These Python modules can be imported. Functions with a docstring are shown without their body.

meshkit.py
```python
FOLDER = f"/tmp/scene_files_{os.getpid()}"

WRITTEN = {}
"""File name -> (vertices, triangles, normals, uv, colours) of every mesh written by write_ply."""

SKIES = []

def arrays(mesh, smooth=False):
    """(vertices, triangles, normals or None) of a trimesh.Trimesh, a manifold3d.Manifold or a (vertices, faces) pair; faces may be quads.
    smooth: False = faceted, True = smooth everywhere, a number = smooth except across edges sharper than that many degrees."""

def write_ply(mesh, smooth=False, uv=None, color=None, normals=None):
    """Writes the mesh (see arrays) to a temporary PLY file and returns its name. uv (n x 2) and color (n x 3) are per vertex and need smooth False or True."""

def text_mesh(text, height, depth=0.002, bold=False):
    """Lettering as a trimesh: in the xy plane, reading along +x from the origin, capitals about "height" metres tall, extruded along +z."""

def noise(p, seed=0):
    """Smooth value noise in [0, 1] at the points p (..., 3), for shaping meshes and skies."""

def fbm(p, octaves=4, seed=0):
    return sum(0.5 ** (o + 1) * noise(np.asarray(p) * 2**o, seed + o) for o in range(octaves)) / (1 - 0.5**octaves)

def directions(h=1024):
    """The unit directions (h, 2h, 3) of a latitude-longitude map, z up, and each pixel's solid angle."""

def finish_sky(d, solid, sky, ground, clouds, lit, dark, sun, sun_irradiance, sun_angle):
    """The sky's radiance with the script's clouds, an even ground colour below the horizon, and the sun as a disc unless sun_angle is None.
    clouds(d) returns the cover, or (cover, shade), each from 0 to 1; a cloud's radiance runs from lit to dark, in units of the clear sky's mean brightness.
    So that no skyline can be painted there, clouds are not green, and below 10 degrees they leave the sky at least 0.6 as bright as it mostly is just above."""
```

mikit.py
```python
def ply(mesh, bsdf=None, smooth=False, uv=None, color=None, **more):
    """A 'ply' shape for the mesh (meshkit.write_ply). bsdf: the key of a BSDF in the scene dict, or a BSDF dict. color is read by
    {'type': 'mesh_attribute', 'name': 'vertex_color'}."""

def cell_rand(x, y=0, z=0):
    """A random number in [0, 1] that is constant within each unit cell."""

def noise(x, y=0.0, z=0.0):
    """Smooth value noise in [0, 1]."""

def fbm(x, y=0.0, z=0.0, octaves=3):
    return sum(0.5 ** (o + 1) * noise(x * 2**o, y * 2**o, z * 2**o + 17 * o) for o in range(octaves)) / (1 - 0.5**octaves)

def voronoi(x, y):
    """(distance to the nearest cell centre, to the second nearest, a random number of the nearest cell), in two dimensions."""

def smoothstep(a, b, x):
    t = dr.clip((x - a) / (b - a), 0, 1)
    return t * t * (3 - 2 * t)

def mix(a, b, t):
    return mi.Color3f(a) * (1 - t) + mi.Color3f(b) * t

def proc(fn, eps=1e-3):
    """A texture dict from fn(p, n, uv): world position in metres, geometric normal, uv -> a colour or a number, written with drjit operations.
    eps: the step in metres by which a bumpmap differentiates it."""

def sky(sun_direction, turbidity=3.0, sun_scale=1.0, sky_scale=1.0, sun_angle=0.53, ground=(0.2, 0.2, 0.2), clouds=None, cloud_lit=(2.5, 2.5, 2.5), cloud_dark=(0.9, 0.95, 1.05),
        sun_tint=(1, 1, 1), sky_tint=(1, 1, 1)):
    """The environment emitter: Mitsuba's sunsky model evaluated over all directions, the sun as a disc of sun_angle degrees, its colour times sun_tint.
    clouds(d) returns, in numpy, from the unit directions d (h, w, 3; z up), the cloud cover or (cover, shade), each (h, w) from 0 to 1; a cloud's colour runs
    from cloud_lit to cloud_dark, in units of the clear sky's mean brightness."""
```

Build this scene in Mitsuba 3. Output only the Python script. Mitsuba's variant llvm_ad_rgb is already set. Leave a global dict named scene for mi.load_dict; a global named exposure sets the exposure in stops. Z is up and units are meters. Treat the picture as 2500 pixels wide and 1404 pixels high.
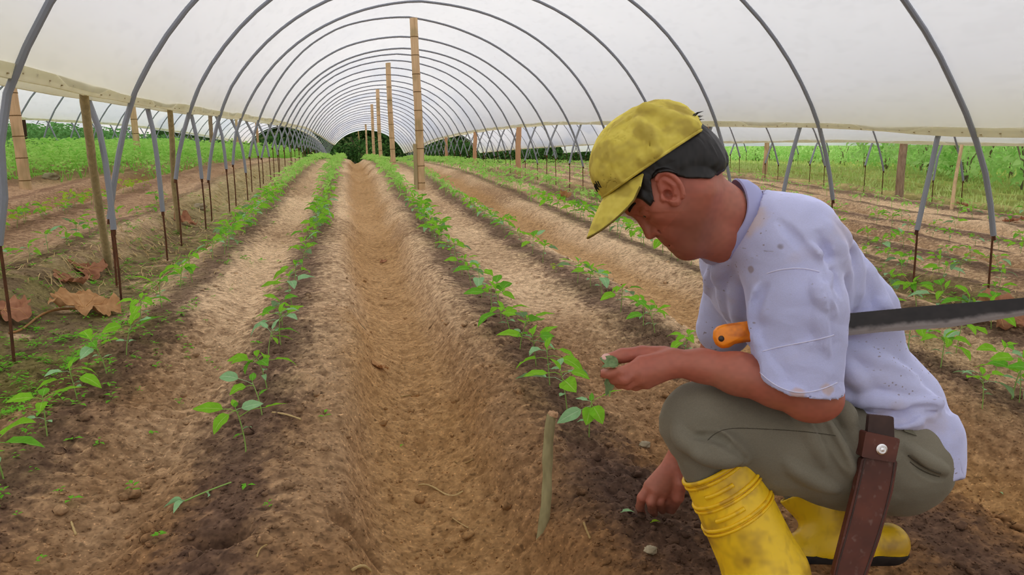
import math
import numpy as np, trimesh, mitsuba as mi, drjit as dr
import mikit, meshkit
from scipy.interpolate import PchipInterpolator
from scipy.spatial import cKDTree

scene, labels = {}, {}
V = np.array
# ---------------------------------------------------------------- camera (world: +y runs along the tunnel, z up, metres)
YAW, PITCH, ROLL, FPX, CAMZ = math.radians(11.26), math.radians(10.06), math.radians(-0.82), 1934.0, 1.05
EYE = V([0, 0, CAMZ])
FW = V([math.sin(YAW) * math.cos(PITCH), math.cos(YAW) * math.cos(PITCH), -math.sin(PITCH)])
_r = V([math.cos(YAW), -math.sin(YAW), 0.0]); _u = np.cross(_r, FW)
RT = _r * math.cos(ROLL) + _u * math.sin(ROLL)
UP = -_r * math.sin(ROLL) + _u * math.cos(ROLL)
T4 = mi.ScalarTransform4f
scene['camera'] = {'type': 'perspective', 'fov': 2 * math.degrees(math.atan(1250 / FPX)), 'fov_axis': 'x', 'near_clip': 0.05, 'far_clip': 400.0,
                   'to_world': T4().look_at(origin=EYE.tolist(), target=(EYE + FW).tolist(), up=UP.tolist())}
# ---------------------------------------------------------------- light: a bright overcast sky, the sun veiled
exposure = 2.68
def overcast(d):
    n = meshkit.fbm(d * 2.2 + 5.0, 4, seed=3)
    cover = np.clip(0.93 + 0.25 * (n - 0.5), 0, 1)
    shade = np.clip((0.62 - n) * 2.0, 0, 1) * 0.5
    return cover, shade
scene['sky'] = mikit.sky((-0.35, 0.25, 0.9), turbidity=5.0, sun_scale=0.10, sky_scale=1.0, sun_angle=14.0, ground=(0.16, 0.17, 0.10),
                         clouds=overcast, cloud_lit=(1.85, 1.85, 1.83), cloud_dark=(1.15, 1.18, 1.24))

def pix(x, y, D):      # a point by its direction and its distance along the optical axis
    return EYE + (FW + RT * (x - 1250) / FPX - UP * (y - 702) / FPX) * D

# ---------------------------------------------------------------- helpers
def ply(mesh, m, **k):
    return mikit.ply(mesh, 'mat_' + m, **k)
def principled(rgb, rough=0.6, spec=0.3, **k):
    d = {'type': 'principled', 'base_color': rgb if isinstance(rgb, dict) else {'type': 'rgb', 'value': list(rgb)}, 'roughness': rough, 'specular': spec}
    d.update(k); return d
def srgb(r, g, b):
    c = np.array([r, g, b]) / 255.0
    return np.where(c <= 0.04045, c / 12.92, ((c + 0.055) / 1.055) ** 2.4).tolist()
def mat(key, d, twosided=True, bump=None):
    if bump is not None:
        d = {'type': 'bumpmap', 'texture': bump[0], 'scale': bump[1], 'bsdf': d}
    scene['mat_' + key] = {'type': 'twosided', 'bsdf': d} if twosided else d
    return key
def leafmat(key, rgb, rough=0.45, trans=0.8, spec=None):
    scene['mat_' + key] = {'type': 'principledthin', 'base_color': rgb if isinstance(rgb, dict) else {'type': 'rgb', 'value': list(rgb)}, 'roughness': rough, 'diff_trans': trans,
                  'eta': 1.4, 'spec_trans': 0.0}
    return key
_used = {}
def numbered(name):
    n = _used.get(name, -1) + 1; _used[name] = n
    return name if n == 0 else f'{name}_{n:03d}'
def thing(name, label, cat, group=None, kind=None):
    k = numbered(name); labels[k] = {}
    if label: labels[k]['label'] = label
    if cat: labels[k]['category'] = cat
    if group: labels[k]['group'] = group
    if kind: labels[k]['kind'] = kind
    return k
def solo(name, shape, label, cat, group=None, kind=None):
    k = thing(name, label, cat, group, kind); scene[k] = shape; return k
def part(parent, name, shape, label=None, kind=None):
    k = numbered(parent + '__' + name); scene[k] = shape
    if label or kind:
        labels[k] = {}
        if label: labels[k]['label'] = label
        if kind: labels[k]['kind'] = kind
    return k
def structure(name, shape, label=None):
    scene[name] = shape; labels[name] = {'kind': 'structure'}
    if label: labels[name]['label'] = label
    return name
def cat_mesh(ms):
    vs, fs, o = [], [], 0
    for m in ms:
        v, f = (m.vertices, m.faces) if hasattr(m, 'vertices') else m
        v = np.asarray(v, float); f = np.asarray(f, int)
        if f.shape[1] == 4: f = np.vstack([f[:, [0, 1, 2]], f[:, [0, 2, 3]]])
        vs.append(v); fs.append(f + o); o += len(v)
    return np.vstack(vs), np.vstack(fs)
def grid_faces(n, m, wrap=False):
    i, j = np.meshgrid(np.arange(n - 1), np.arange(m if wrap else m - 1), indexing='ij')
    a = i * m + j; b = i * m + (j + 1) % m; c = (i + 1) * m + (j + 1) % m; d = (i + 1) * m + j
    a, b, c, d = (x.ravel() for x in (a, b, c, d))
    return np.vstack([np.stack([a, b, c], 1), np.stack([a, c, d], 1)])
def tube(p, r, sides=8, cap=True, up=(0.13, 0.21, 0.97)):
    p = np.asarray(p, float); n = len(p); r = np.broadcast_to(np.asarray(r, float), (n,))
    t = np.gradient(p, axis=0); t /= np.linalg.norm(t, axis=1, keepdims=True) + 1e-12
    a = np.empty_like(p); ref = np.asarray(up, float)
    if abs(t[0] @ ref) > 0.9 * np.linalg.norm(ref): ref = V([1.0, 0.1, 0.0])
    for i in range(n):
        v = ref - t[i] * (ref @ t[i]); a[i] = v / (np.linalg.norm(v) + 1e-12); ref = a[i]
    b = np.cross(t, a); ang = np.arange(sides) * 2 * np.pi / sides
    v = p[:, None] + r[:, None, None] * (np.cos(ang)[None, :, None] * a[:, None] + np.sin(ang)[None, :, None] * b[:, None])
    v = v.reshape(-1, 3); f = grid_faces(n, sides, True)
    if cap:
        v = np.vstack([v, p[0], p[-1]]); k = np.arange(sides); k2 = (k + 1) % sides; e = (n - 1) * sides
        f = np.vstack([f, np.stack([k2, k, k * 0 + n * sides], 1), np.stack([e + k, e + k2, k * 0 + n * sides + 1], 1)])
    return v, f
def spline(pts, n=24):
    pts = np.asarray(pts, float)
    s = np.r_[0, np.cumsum(np.linalg.norm(np.diff(pts, axis=0), axis=1))]
    q = np.linspace(0, s[-1], n)
    from scipy.interpolate import CubicSpline
    return CubicSpline(s, pts, axis=0)(q) if len(pts) > 2 else np.stack([np.interp(q, s, pts[:, k]) for k in range(3)], 1)
def unit(v):
    v = np.asarray(v, float); return v / (np.linalg.norm(v) + 1e-12)
def place(loc, rz=0.0, s=1.0, tilt=(0, 0)):
    return T4().translate(list(map(float, loc))).rotate([1, 0, 0], float(tilt[0])).rotate([0, 1, 0], float(tilt[1])).rotate([0, 0, 1], float(rz)).scale(float(s))
def moved(shape, tw):
    return {**shape, 'to_world': tw}

# ---------------------------------------------------------------- the lie of the land
TW = 5.82                                     # one tunnel to the next
ROWX = [-1.04, -0.37, 0.77, 1.53, 2.71, 3.49]   # plant rows of the middle tunnel
_base = PchipInterpolator([-6, 0, 2, 3, 4.5, 7, 11, 17, 26, 36, 45, 52, 62, 75, 84, 110, 200], V([-1.02, -1.02, -1.013, -.971, -.917, -.861, -.748, -.519, -.411, -.46, -.63, -.95, -1.28, -1.35, -0.9, 7.0, 26.0]) + CAMZ)
_prof = PchipInterpolator([-2.05, -1.75, -1.45, -1.22, -1.04, -.88, -.68, -.52, -.37, -.2, -.08, .03, .2, .38, .5, .62, .77, .95, 1.15, 1.35, 1.53, 1.72, 1.9, 2.1, 2.3, 2.5, 2.71, 2.9, 3.1, 3.3, 3.49, 3.65, 3.77],
                          [.0, -.14, -.14, -.02, .0, -.02, -.07, -.03, .0, .015, .0, -.13, -.19, -.15, -.03, .012, .0, -.03, -.055, -.03, .0, .01, -.10, -.17, -.11, .0, .0, -.02, -.05, -.02, .0, .02, .0])
def profile(X):
    u = (X + 2.05) % TW - 2.05
    far = np.clip((np.abs(X - 1.3) - 11) / 3, 0, 1)
    return _prof(np.clip(u, -2.05, 3.77)) * (1 - far)
def ground_base(X, Y):
    return _base(np.clip(Y, -6, 200)) - 0.0408 * (np.clip(X, -16, 7.5) - 0.3) - 0.012 * np.clip(X - 7.5, 0, 40)
HOLES = [(-0.36, 1.99, 0.050, 0.24), (-0.035, 2.07, 0.050, 0.18), (-0.02, 2.42, 0.02, 0.035), (0.85, 2.02, 0.10, 0.04), (0.28, 3.75, 0.0, 0.0)]
def gz(X, Y, fine=True):
    X = np.asarray(X, float); Y = np.asarray(Y, float)
    P = np.stack([X, Y, X * 0], -1)
    wob = 0.09 * (meshkit.noise(P * V([0.8, 0.5, 1]), 11) - 0.5)
    edge = 0.05 * (meshkit.noise(P * V([4.0, 2.2, 1]), 12) - 0.5)
    z = ground_base(X, Y) + profile(X + wob + edge) * (0.85 + 0.4 * meshkit.noise(P * V([1, .8, 1]), 13))
    z = z + 0.05 * (meshkit.noise(P * 0.9, 14) - 0.5) + 0.030 * (meshkit.noise(P * 3.7, 15) - 0.5)
    if fine:
        near = np.clip((16 - Y) / 8, 0.25, 1)
        n1 = meshkit.noise(P * 9, 16); n2 = meshkit.noise(P * 22, 17); n3 = meshkit.noise(P * 47, 18); n4 = meshkit.noise(P * 95, 19)
        rough = 0.55 + 0.9 * meshkit.noise(P * 1.3, 20)
        f2 = np.clip((4.55 - Y) / .6, 0, 1) * np.clip((4.5 - X) / .4, 0, 1) * np.clip((X + 2.35) / .3, 0, 1)      # the finest crumbs only where the mesh can carry them
        z = z + near * rough * (0.018 * (n1 - .5) + 0.014 * (.45 + .55 * f2) * (np.abs(n2 - .5) * -2 + .4) + f2 * (0.014 * (n3 - .5) + 0.011 * (n4 - .5)))
    for hx, hy, hr, hd in HOLES:
        if hr > 0: z = z - hd * np.exp(-(((X - hx) ** 2 + (Y - hy) ** 2) / hr ** 2) ** 1.5)
    return z
def gpoint(x, y):          # where the line of sight through a pixel of the photograph meets the ground
    d = FW + RT * (x - 1250) / FPX - UP * (y - 702) / FPX
    t = np.linspace(0.8, 80, 4000); P = EYE + d * t[:, None]
    h = P[:, 2] - gz(P[:, 0], P[:, 1], False)
    i = np.argmax(h < 0) if (h < 0).any() else len(t) - 1
    q = EYE + d * t[max(i - 1, 0)] + d * (t[i] - t[max(i - 1, 0)]) * (h[max(i - 1, 0)] / max(h[max(i - 1, 0)] - h[i], 1e-9))
    q[2] = gz(q[0], q[1]); return q
def on(x, y, dz=0.0):
    return V([x, y, float(gz(x, y)) + dz])

# ---------------------------------------------------------------- soil
M_ = mikit
def soil_col(p, n, uv):
    x, y = p.x, p.y
    w = (M_.fbm(x * 2.1, y * 1.4, 3.0, 3) - 0.5)
    u = x + 2.05; u = u - dr.floor(u / TW) * TW - 2.05
    d = mi.Float(9.0)
    for rx in ROWX: d = dr.minimum(d, dr.abs(u - rx + 0.10 * w))
    grain = M_.fbm(x * 38, y * 38, p.z * 38, 3)
    grit = M_.noise(x * 140, y * 140, p.z * 140)
    big = M_.fbm(x * 0.9 + 7, y * 0.6, 1.0, 2)
    dry = M_.mix(srgb(158, 128, 98), srgb(212, 182, 146), M_.smoothstep(0.28, 0.72, grain * 0.6 + big * 0.4))
    damp = M_.mix(srgb(96, 68, 42), srgb(158, 118, 78), grain)
    # the lower part of the plot, by the camera, is still damp
    wet_near = 1 - M_.smoothstep(1.6, 6.0, y + 2.4 * w + 0.3 * dr.abs(x - 0.4))
    c = M_.mix(dry, damp, dr.clip(wet_near * 1.05 + 0.25 * (0.5 - big), 0, 1))
    fl = dr.minimum(dr.abs(u - 0.2), dr.abs(u - 2.1))
    floor_ = (1 - M_.smoothstep(0.12, 0.34, fl + 0.12 * w)) * (1 - M_.smoothstep(9.5, 12.0, dr.abs(x - 1.3)))
    c = M_.mix(c, M_.mix(srgb(140, 102, 60), srgb(190, 150, 100), grain), floor_ * 0.75)
    row = (1 - M_.smoothstep(0.02, 0.24, d + 0.16 * (grain - 0.5) + 0.10 * (M_.fbm(x * 7, y * 5, 2.0, 2) - 0.5))) * (0.86 - 0.3 * M_.smoothstep(6, 25, y))
    dark = M_.mix(srgb(66, 48, 40), srgb(112, 88, 74), grain)
    row = row * (1 - M_.smoothstep(9.5, 12.0, dr.abs(x - 1.3)))
    c = M_.mix(c, dark, row)
    c = M_.mix(c, M_.mix(srgb(104, 74, 54), srgb(160, 122, 92), grain), M_.smoothstep(-2.0, -2.7, x) * .55 * (1 - M_.smoothstep(18, 30, y)))
    # freshly dug dark earth around the planting hole
    c = M_.mix(c, dark * 0.72, (1 - M_.smoothstep(0.10, 0.34, dr.sqrt(dr.square(x - 0.80) + dr.square((y - 2.12) * 0.9)) + 0.25 * w)) * 0.85)
    # mossy ground along the drains under the gutters and in the near left corner
    dd = dr.minimum(dr.abs(u + 1.62), dr.abs(u - 4.2))
    moss = (1 - M_.smoothstep(0.15, 0.62, dd + 0.5 * w)) * (1 - 0.5 * M_.smoothstep(10, 30, y))
    left = M_.smoothstep(-0.85, -1.45, x + 0.5 * w) * (1 - M_.smoothstep(5.0, 8.5, y)) * M_.smoothstep(-3.2, -2.3, x)
    m = dr.maximum(moss * 0.8, left * 0.85)
    mossc = M_.mix(srgb(74, 62, 38), srgb(104, 100, 52), M_.smoothstep(0.35, 0.7, M_.fbm(x * 9, y * 9, 4.0, 3)))
    c = M_.mix(c, mossc, m * M_.smoothstep(0.2, 0.5, M_.fbm(x * 5, y * 5, 9.0, 3) + 0.15))
    # pale straw and grass litter farther along the left drain, turf beyond the tilled plots on the right
    straw = (1 - M_.smoothstep(0.2, 0.8, dr.abs(x + 1.75 + 0.4 * w))) * M_.smoothstep(8.0, 12.0, y)
    c = M_.mix(c, M_.mix(srgb(118, 108, 62), srgb(186, 170, 128), M_.fbm(x * 30, y * 9, 2.0, 3)), straw * 0.75)
    turf = M_.smoothstep(9.5, 11.0, x + 0.7 * w - 0.055 * dr.maximum(y - 10, 0))
    turf = dr.maximum(turf, M_.smoothstep(56, 62, y))
    c = M_.mix(c, M_.mix(srgb(96, 112, 40), srgb(160, 168, 84), M_.fbm(x * 3, y * 3, 0.0, 3)), turf * 0.9)
    c = M_.mix(c, M_.mix(srgb(40, 48, 22), srgb(70, 82, 36), grain), M_.smoothstep(66, 74, y))
    speck = M_.smoothstep(0.80, 0.93, grit)
    fine = M_.fbm(x * 120, y * 120, p.z * 120, 3)
    pit = M_.smoothstep(0.30, 0.14, M_.noise(x * 85 + 3, y * 85, p.z * 85))
    return c * (0.78 + 0.30 * grain) * (0.62 + 0.76 * fine) * (1 - 0.35 * pit) * (1.0 + 0.75 * speck * (1 - 0.5 * row))
def soil_bump(p, n, uv):
    return M_.fbm(p.x * 55, p.y * 55, p.z * 55, 3)
mat('soil', principled(mikit.proc(soil_col), 0.95, 0.12), bump=(mikit.proc(soil_bump, 2e-3), 0.003))

def patch(xs, ys, sink=0.0):
    X, Y = np.meshgrid(xs, ys, indexing='ij'); Z = gz(X, Y) - sink
    return np.stack([X, Y, Z], -1).reshape(-1, 3), grid_faces(len(xs), len(ys))[:, ::1]
def steps(a, b, d0, g):
    o = [a]
    while o[-1] < b: o.append(o[-1] + max(d0, g * (o[-1] - a)))
    return np.array(o)
ys_mid = np.concatenate([np.arange(4.6, 12, .034), np.arange(12, 30, .08), np.arange(30, 64, .2), np.arange(64, 190, 2.0)])
near_xs, near_ys = np.arange(-2.4, 4.6, .0105), np.arange(1.1, 4.62, .0095)
P_near = patch(near_xs, near_ys)
P_mid = patch(np.arange(-9.5, 13.5, .05), ys_mid[ys_mid < 33], 0.0)
P_side1 = patch(np.arange(-60, -2.39, .12), np.concatenate([np.arange(-8, 4.7, .2)]), 0.0)
P_side2 = patch(np.arange(4.58, 60, .08)[:190], np.arange(-2, 4.7, .08), 0.0)
P_back = patch(np.arange(-2.5, 4.7, .15), np.arange(-8, 1.2, .15), 0.004)
P_farR = patch(np.concatenate([np.arange(13.4, 30, .25), np.arange(30, 110, 2.0)]), np.concatenate([np.arange(-8, 40, .3), np.arange(40, 190, 2.)]), 0.0)
P_farL = patch(np.concatenate([np.arange(-90, -30, 2.), np.arange(-30, -9.3, .3)]), np.concatenate([np.arange(-8, 40, .4), np.arange(40, 190, 2.)]), 0.01)
P_end = patch(np.arange(-9.6, 13.6, .2), ys_mid[ys_mid > 32.9], 0.0)
gv, gf = cat_mesh([P_near, P_mid, P_side1, P_side2, P_back, P_farR, P_farL, P_end])
structure('floor', ply((gv, gf), 'soil', smooth=True), 'tilled brown soil with raised plant rows and trodden furrows')
# ---------------------------------------------------------------- tunnels: hoops, plastic film, gutters, posts
SK = 0.116                                    # the hoops stand a little askew to the rows
HA, HH, HN = 3.2, 3.45, 2.25
CORR = {'A': (4.45, [(-10, 1.0), (7.3, 1.006), (19.7, .992), (27, .972), (32.7, .955), (46.1, .93), (70, .97), (110, .985), (142.9, .989), (152.2, .985), (158.5, .953), (172, .945), (190, .95)]),
        'B': (6.4, [(-10, 1.0), (14.3, 1.007), (27.6, 1.004), (40.1, .987), (49.9, .976), (90, .985), (135.3, .984), (148.3, .983), (157, .967), (164, .962), (190, .97)]),
        'C': (8.4, [(-10, 1.0), (20.5, .995), (47.8, 1.0), (90, 1.0), (127, .997), (143.8, .988), (155.5, .968), (161.3, .957), (190, .96)]),
        'D': (10.3, [(-10, 1.0), (34.9, 1.002), (56.6, 1.0), (90, 1.012), (117.1, 1.009), (142.6, 1.0), (155.8, .972), (163, .956), (190, .96)]),
        'E': (12.3, [(-10, .97), (28, .972), (49.4, .991), (64.6, 1.007), (93.6, 1.042), (115.9, 1.021), (138.4, 1.007), (151.1, .994), (161.2, .958), (190, .955)]),
        'F': (14.25, [(-10, .97), (32.7, .977), (58.9, .985), (74.4, 1.015), (93.2, 1.064), (112.9, 1.066), (123.5, 1.05), (139.2, 1.01), (150.9, .987), (165, .96), (190, .955)])}
_apex = PchipInterpolator([-8, 4.45, 8.4, 10.3, 12.3, 14.25, 16.2, 18.2, 20.2, 22.2, 24.3, 28, 32, 36, 40, 48, 56, 64], [3.0, 3.02, 3.05, 3.1, 3.2, 3.27, 3.25, 3.3, 3.4, 3.45, 3.44, 3.4, 3.4, 3.37, 3.3, 3.1, 2.85, 2.45])
_gutL = PchipInterpolator([-8, 4.4, 6, 8, 11.4, 21.5, 29, 60, 66], [1.38, 1.42, 1.41, 1.44, 1.52, 1.69, 1.77, 1.42, 1.3])
_gutR = PchipInterpolator([-8, 4.4, 6.7, 9.4, 13, 17, 21.6, 25.7, 37.4, 60, 66], [1.02, 1.09, 1.20, 1.30, 1.42, 1.53, 1.57, 1.59, 1.50, 0.75, 0.6])
_gut2 = PchipInterpolator([-8, 4, 10.5, 16, 30, 45, 66], [.8, .86, .97, 1.08, 1.1, .95, .5])
_far = [1.25, 1.0, 0.99, 0.985, 0.98]
HOOPS = sorted([v[0] for v in CORR.values()] + list(np.round(np.r_[np.arange(16.2, 61.9, 1.92)], 2)))
_corr = {v[0]: np.array(v[1]) for v in CORR.values()}
def XC(k): return 1.3 + TW * k 
def radial(Yh, phi):
    ys = sorted(_corr)
    if Yh >= ys[-1]:
        t = np.clip((Yh - ys[-1]) / 4, 0, 1); c = np.interp(phi, *_corr[ys[-1]].T); return c * (1 - t) + t * np.interp(phi, [-10, 30, 90, 150, 190], [.98, .98, 1.04, .985, .96])
    if Yh <= ys[0]: return np.interp(phi, *_corr[ys[0]].T)
    for a, b in zip(ys, ys[1:]):
        if a <= Yh <= b:
            t = (Yh - a) / (b - a); return (1 - t) * np.interp(phi, *_corr[a].T) + t * np.interp(phi, *_corr[b].T)
def arch(Yh, phi, k=0, grow=0.0):
    """Point of the arch of tunnel k whose plane crosses the tunnel's axis at Yh; phi in degrees from the right foot over the top to the left foot."""
    ph = np.radians(phi); c, s = np.cos(ph), np.sin(ph)
    zb = -0.4 + (float(_apex(Yh)) - 3.27 if Yh > 14.25 else 0.0) * 1.0
    R = radial(Yh, phi) / (np.abs(c) ** HN + np.abs(s) ** HN) ** (1 / HN)
    X = XC(k) + (HA * R + grow) * c
    if k == -1:                               # this tunnel's near feet stand almost upright
        w = X - XC(k); X = XC(k) + np.where(w > 2.78, 2.78 + 0.16 * np.tanh((w - 2.78) / 0.16), w)
    Z = zb + (HH * R + grow) * s + dz_tunnel(k, X)
    return np.stack([X, Yh + SK * (X - XC(k)) + 0 * X, Z], -1)
def dz_tunnel(k, X):
    if k == 0: return 0.0
    if k == 1: return -0.12 - 0.20 * np.clip((X - 5.5) / 4.0, 0, 1)
    if k == 2: return -0.42
    return (-0.12 * k if k > 0 else -0.17 * k)
def gutter_z(j, Y):     # j = 0: left edge of the middle tunnel, 1: its right edge ...
    a, b = _gutL(Y), _gutR(Y)
    if j == -2: return a - 0.35
    if j <= 0: return a - 0.17 * j
    if j >= 2: return _gut2(Y) - 0.15 * (j - 2)
    return b - 0.12 * (j - 1)
PH = np.linspace(-6, 188, 400)
def cut(Yh, k, zl, zr, n, grow=0.0):
    P = arch(Yh, PH, k, grow); i = np.argmax(P[:, 2]); 
    lo = np.interp(zr, P[:i, 2], PH[:i]); hi = np.interp(-zl, -P[i:, 2], PH[i:])
    return np.linspace(lo, hi, n)

# materials
def film_col(p, n, uv):
    a = M_.fbm(p.x * 1.3, p.y * 0.6, p.z * 1.3, 3); b = M_.fbm(p.x * 14, p.y * 5, p.z * 14, 2)
    c = M_.mix(srgb(232, 234, 240), srgb(241, 242, 246), a)
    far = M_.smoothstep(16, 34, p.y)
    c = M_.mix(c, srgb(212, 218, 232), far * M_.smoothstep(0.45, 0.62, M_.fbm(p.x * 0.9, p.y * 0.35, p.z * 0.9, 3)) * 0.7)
    low = 1 - M_.smoothstep(0.0, 0.5, p.z - 1.35 + 0.05 * (p.x + 1.5) + 0.15 * (a - 0.5))
    c = M_.mix(c, srgb(232, 230, 206), low * 0.6)              # algae and dust gather along the lower edge
    return c * (1 - 0.03 * M_.smoothstep(0.5, 0.8, b))
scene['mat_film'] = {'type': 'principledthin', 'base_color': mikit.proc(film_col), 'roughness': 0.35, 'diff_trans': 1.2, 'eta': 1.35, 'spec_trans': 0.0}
mat('pipe', principled(srgb(134, 138, 148), 0.42, 0.45))
mat('rebar', principled(mikit.proc(lambda p, n, uv: M_.mix(srgb(52, 36, 28), srgb(112, 70, 44), M_.fbm(p.x * 60, p.y * 60, p.z * 18, 3))), 0.85, 0.25))
scene['mat_gutter_strip'] = dict(type='principledthin', diff_trans=1.1, roughness=0.5, eta=1.35, spec_trans=0.0, base_color=(mikit.proc(lambda p, n, uv: M_.mix(srgb(234, 230, 206), srgb(250, 248, 232), M_.fbm(p.x * 5, p.y * 3.1, p.z * 9, 3)))))
mat('staple', principled(srgb(150, 132, 96), 0.5, 0.4))

def film_mesh(k, y0, y1, lift=0.014, nphi=44):
    ys = np.arange(y0, y1, 0.32); rows_ = []
    for y in ys:
        yl = y - SK * 2.9; yr = y + SK * 2.9
        ph = cut(y, k, float(gutter_z(k, yl)), float(gutter_z(k + 1, yr)), nphi, lift)
        P = arch(y, ph, k, lift)
        # between the hoops the sheet hangs in a little
        dist = np.min(np.abs(np.array(HOOPS) - y)); sag = 0.035 * np.clip(dist / 0.9, 0, 1) ** 2
        s = np.sin(np.radians(ph)); P[:, 2] -= sag * s * 0.7; P[:, 0] -= sag * 0.5 * np.cos(np.radians(ph))
        rows_.append(P)
    return np.array(rows_).reshape(-1, 3), grid_faces(len(ys), nphi)
film_names = {0: 'translucent white plastic film over the middle tunnel', -1: 'plastic film of the neighbouring tunnel on the left', -2: 'plastic film of the farther tunnel on the left',
              1: 'plastic film of the neighbouring tunnel on the right', 2: 'plastic film of the farther tunnel on the right'}
for k, (y0, y1) in {0: (-6.0, 62.4), -1: (-5.0, 60.0), -2: (-3.0, 56.0), 1: (-4.0, 61.0), 2: (-3.0, 58.0)}.items():
    t = thing('plastic_film', film_names[k], 'greenhouse film')
    scene[t] = ply(film_mesh(k, y0, y1), 'film', smooth=True)

# hoops: grey pipe bent over two rusty bars that are driven into the soil
def hoop(k, Yh, name_label, group, fine=True):
    t = thing('hoop', name_label, 'tunnel hoop', group)
    ends = []
    P = arch(Yh, PH, k)
    j = math.sin(Yh * 7.7 + k) * 0.08
    gl = float(gz(P[-1, 0], P[-1, 1], False)); gr = float(gz(P[0, 0], P[0, 1], False))
    ph = cut(Yh, k, gl + 0.55 + j, gr + 0.50 - j, 40 if fine else 22)
    Q = arch(Yh, ph, k)
    part(t, 'pipe', ply(tube(Q, 0.0195 if fine else 0.02, 8 if fine else 6), 'pipe', smooth=40), None)
    for e, d, side in ((Q[-1], Q[-1] - Q[-2], -1), (Q[0], Q[0] - Q[1], 1)):
        foot = V([e[0] + 0.0 * side, e[1], float(gz(e[0], e[1], False)) - 0.12])
        top = e - unit(d) * 0.03
        part(t, 'bar', ply(tube([top, (top * .5 + foot * .5) + V([.004, .004, 0]), foot], 0.0075, 6), 'rebar', smooth=40), None)
        part(t, 'collar', ply(tube([e - unit(d) * 0.004, e + unit(d) * 0.035], 0.0125, 8), 'rebar', smooth=30), None)
    return t
ords = ['nearest', 'second', 'third', 'fourth', 'fifth', 'sixth', 'seventh', 'eighth', 'ninth', 'tenth', 'eleventh', 'twelfth', 'thirteenth', 'fourteenth', 'fifteenth', 'sixteenth']
for i, y in enumerate(HOOPS):
    lab = f'grey pipe hoop of the middle tunnel on rusty bars, {ords[i]} from the camera' if i < 16 else 'grey pipe hoop far down the middle tunnel'
    hoop(0, y, lab, None if i < 16 else 'far hoops of the middle tunnel', i < 8)
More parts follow.
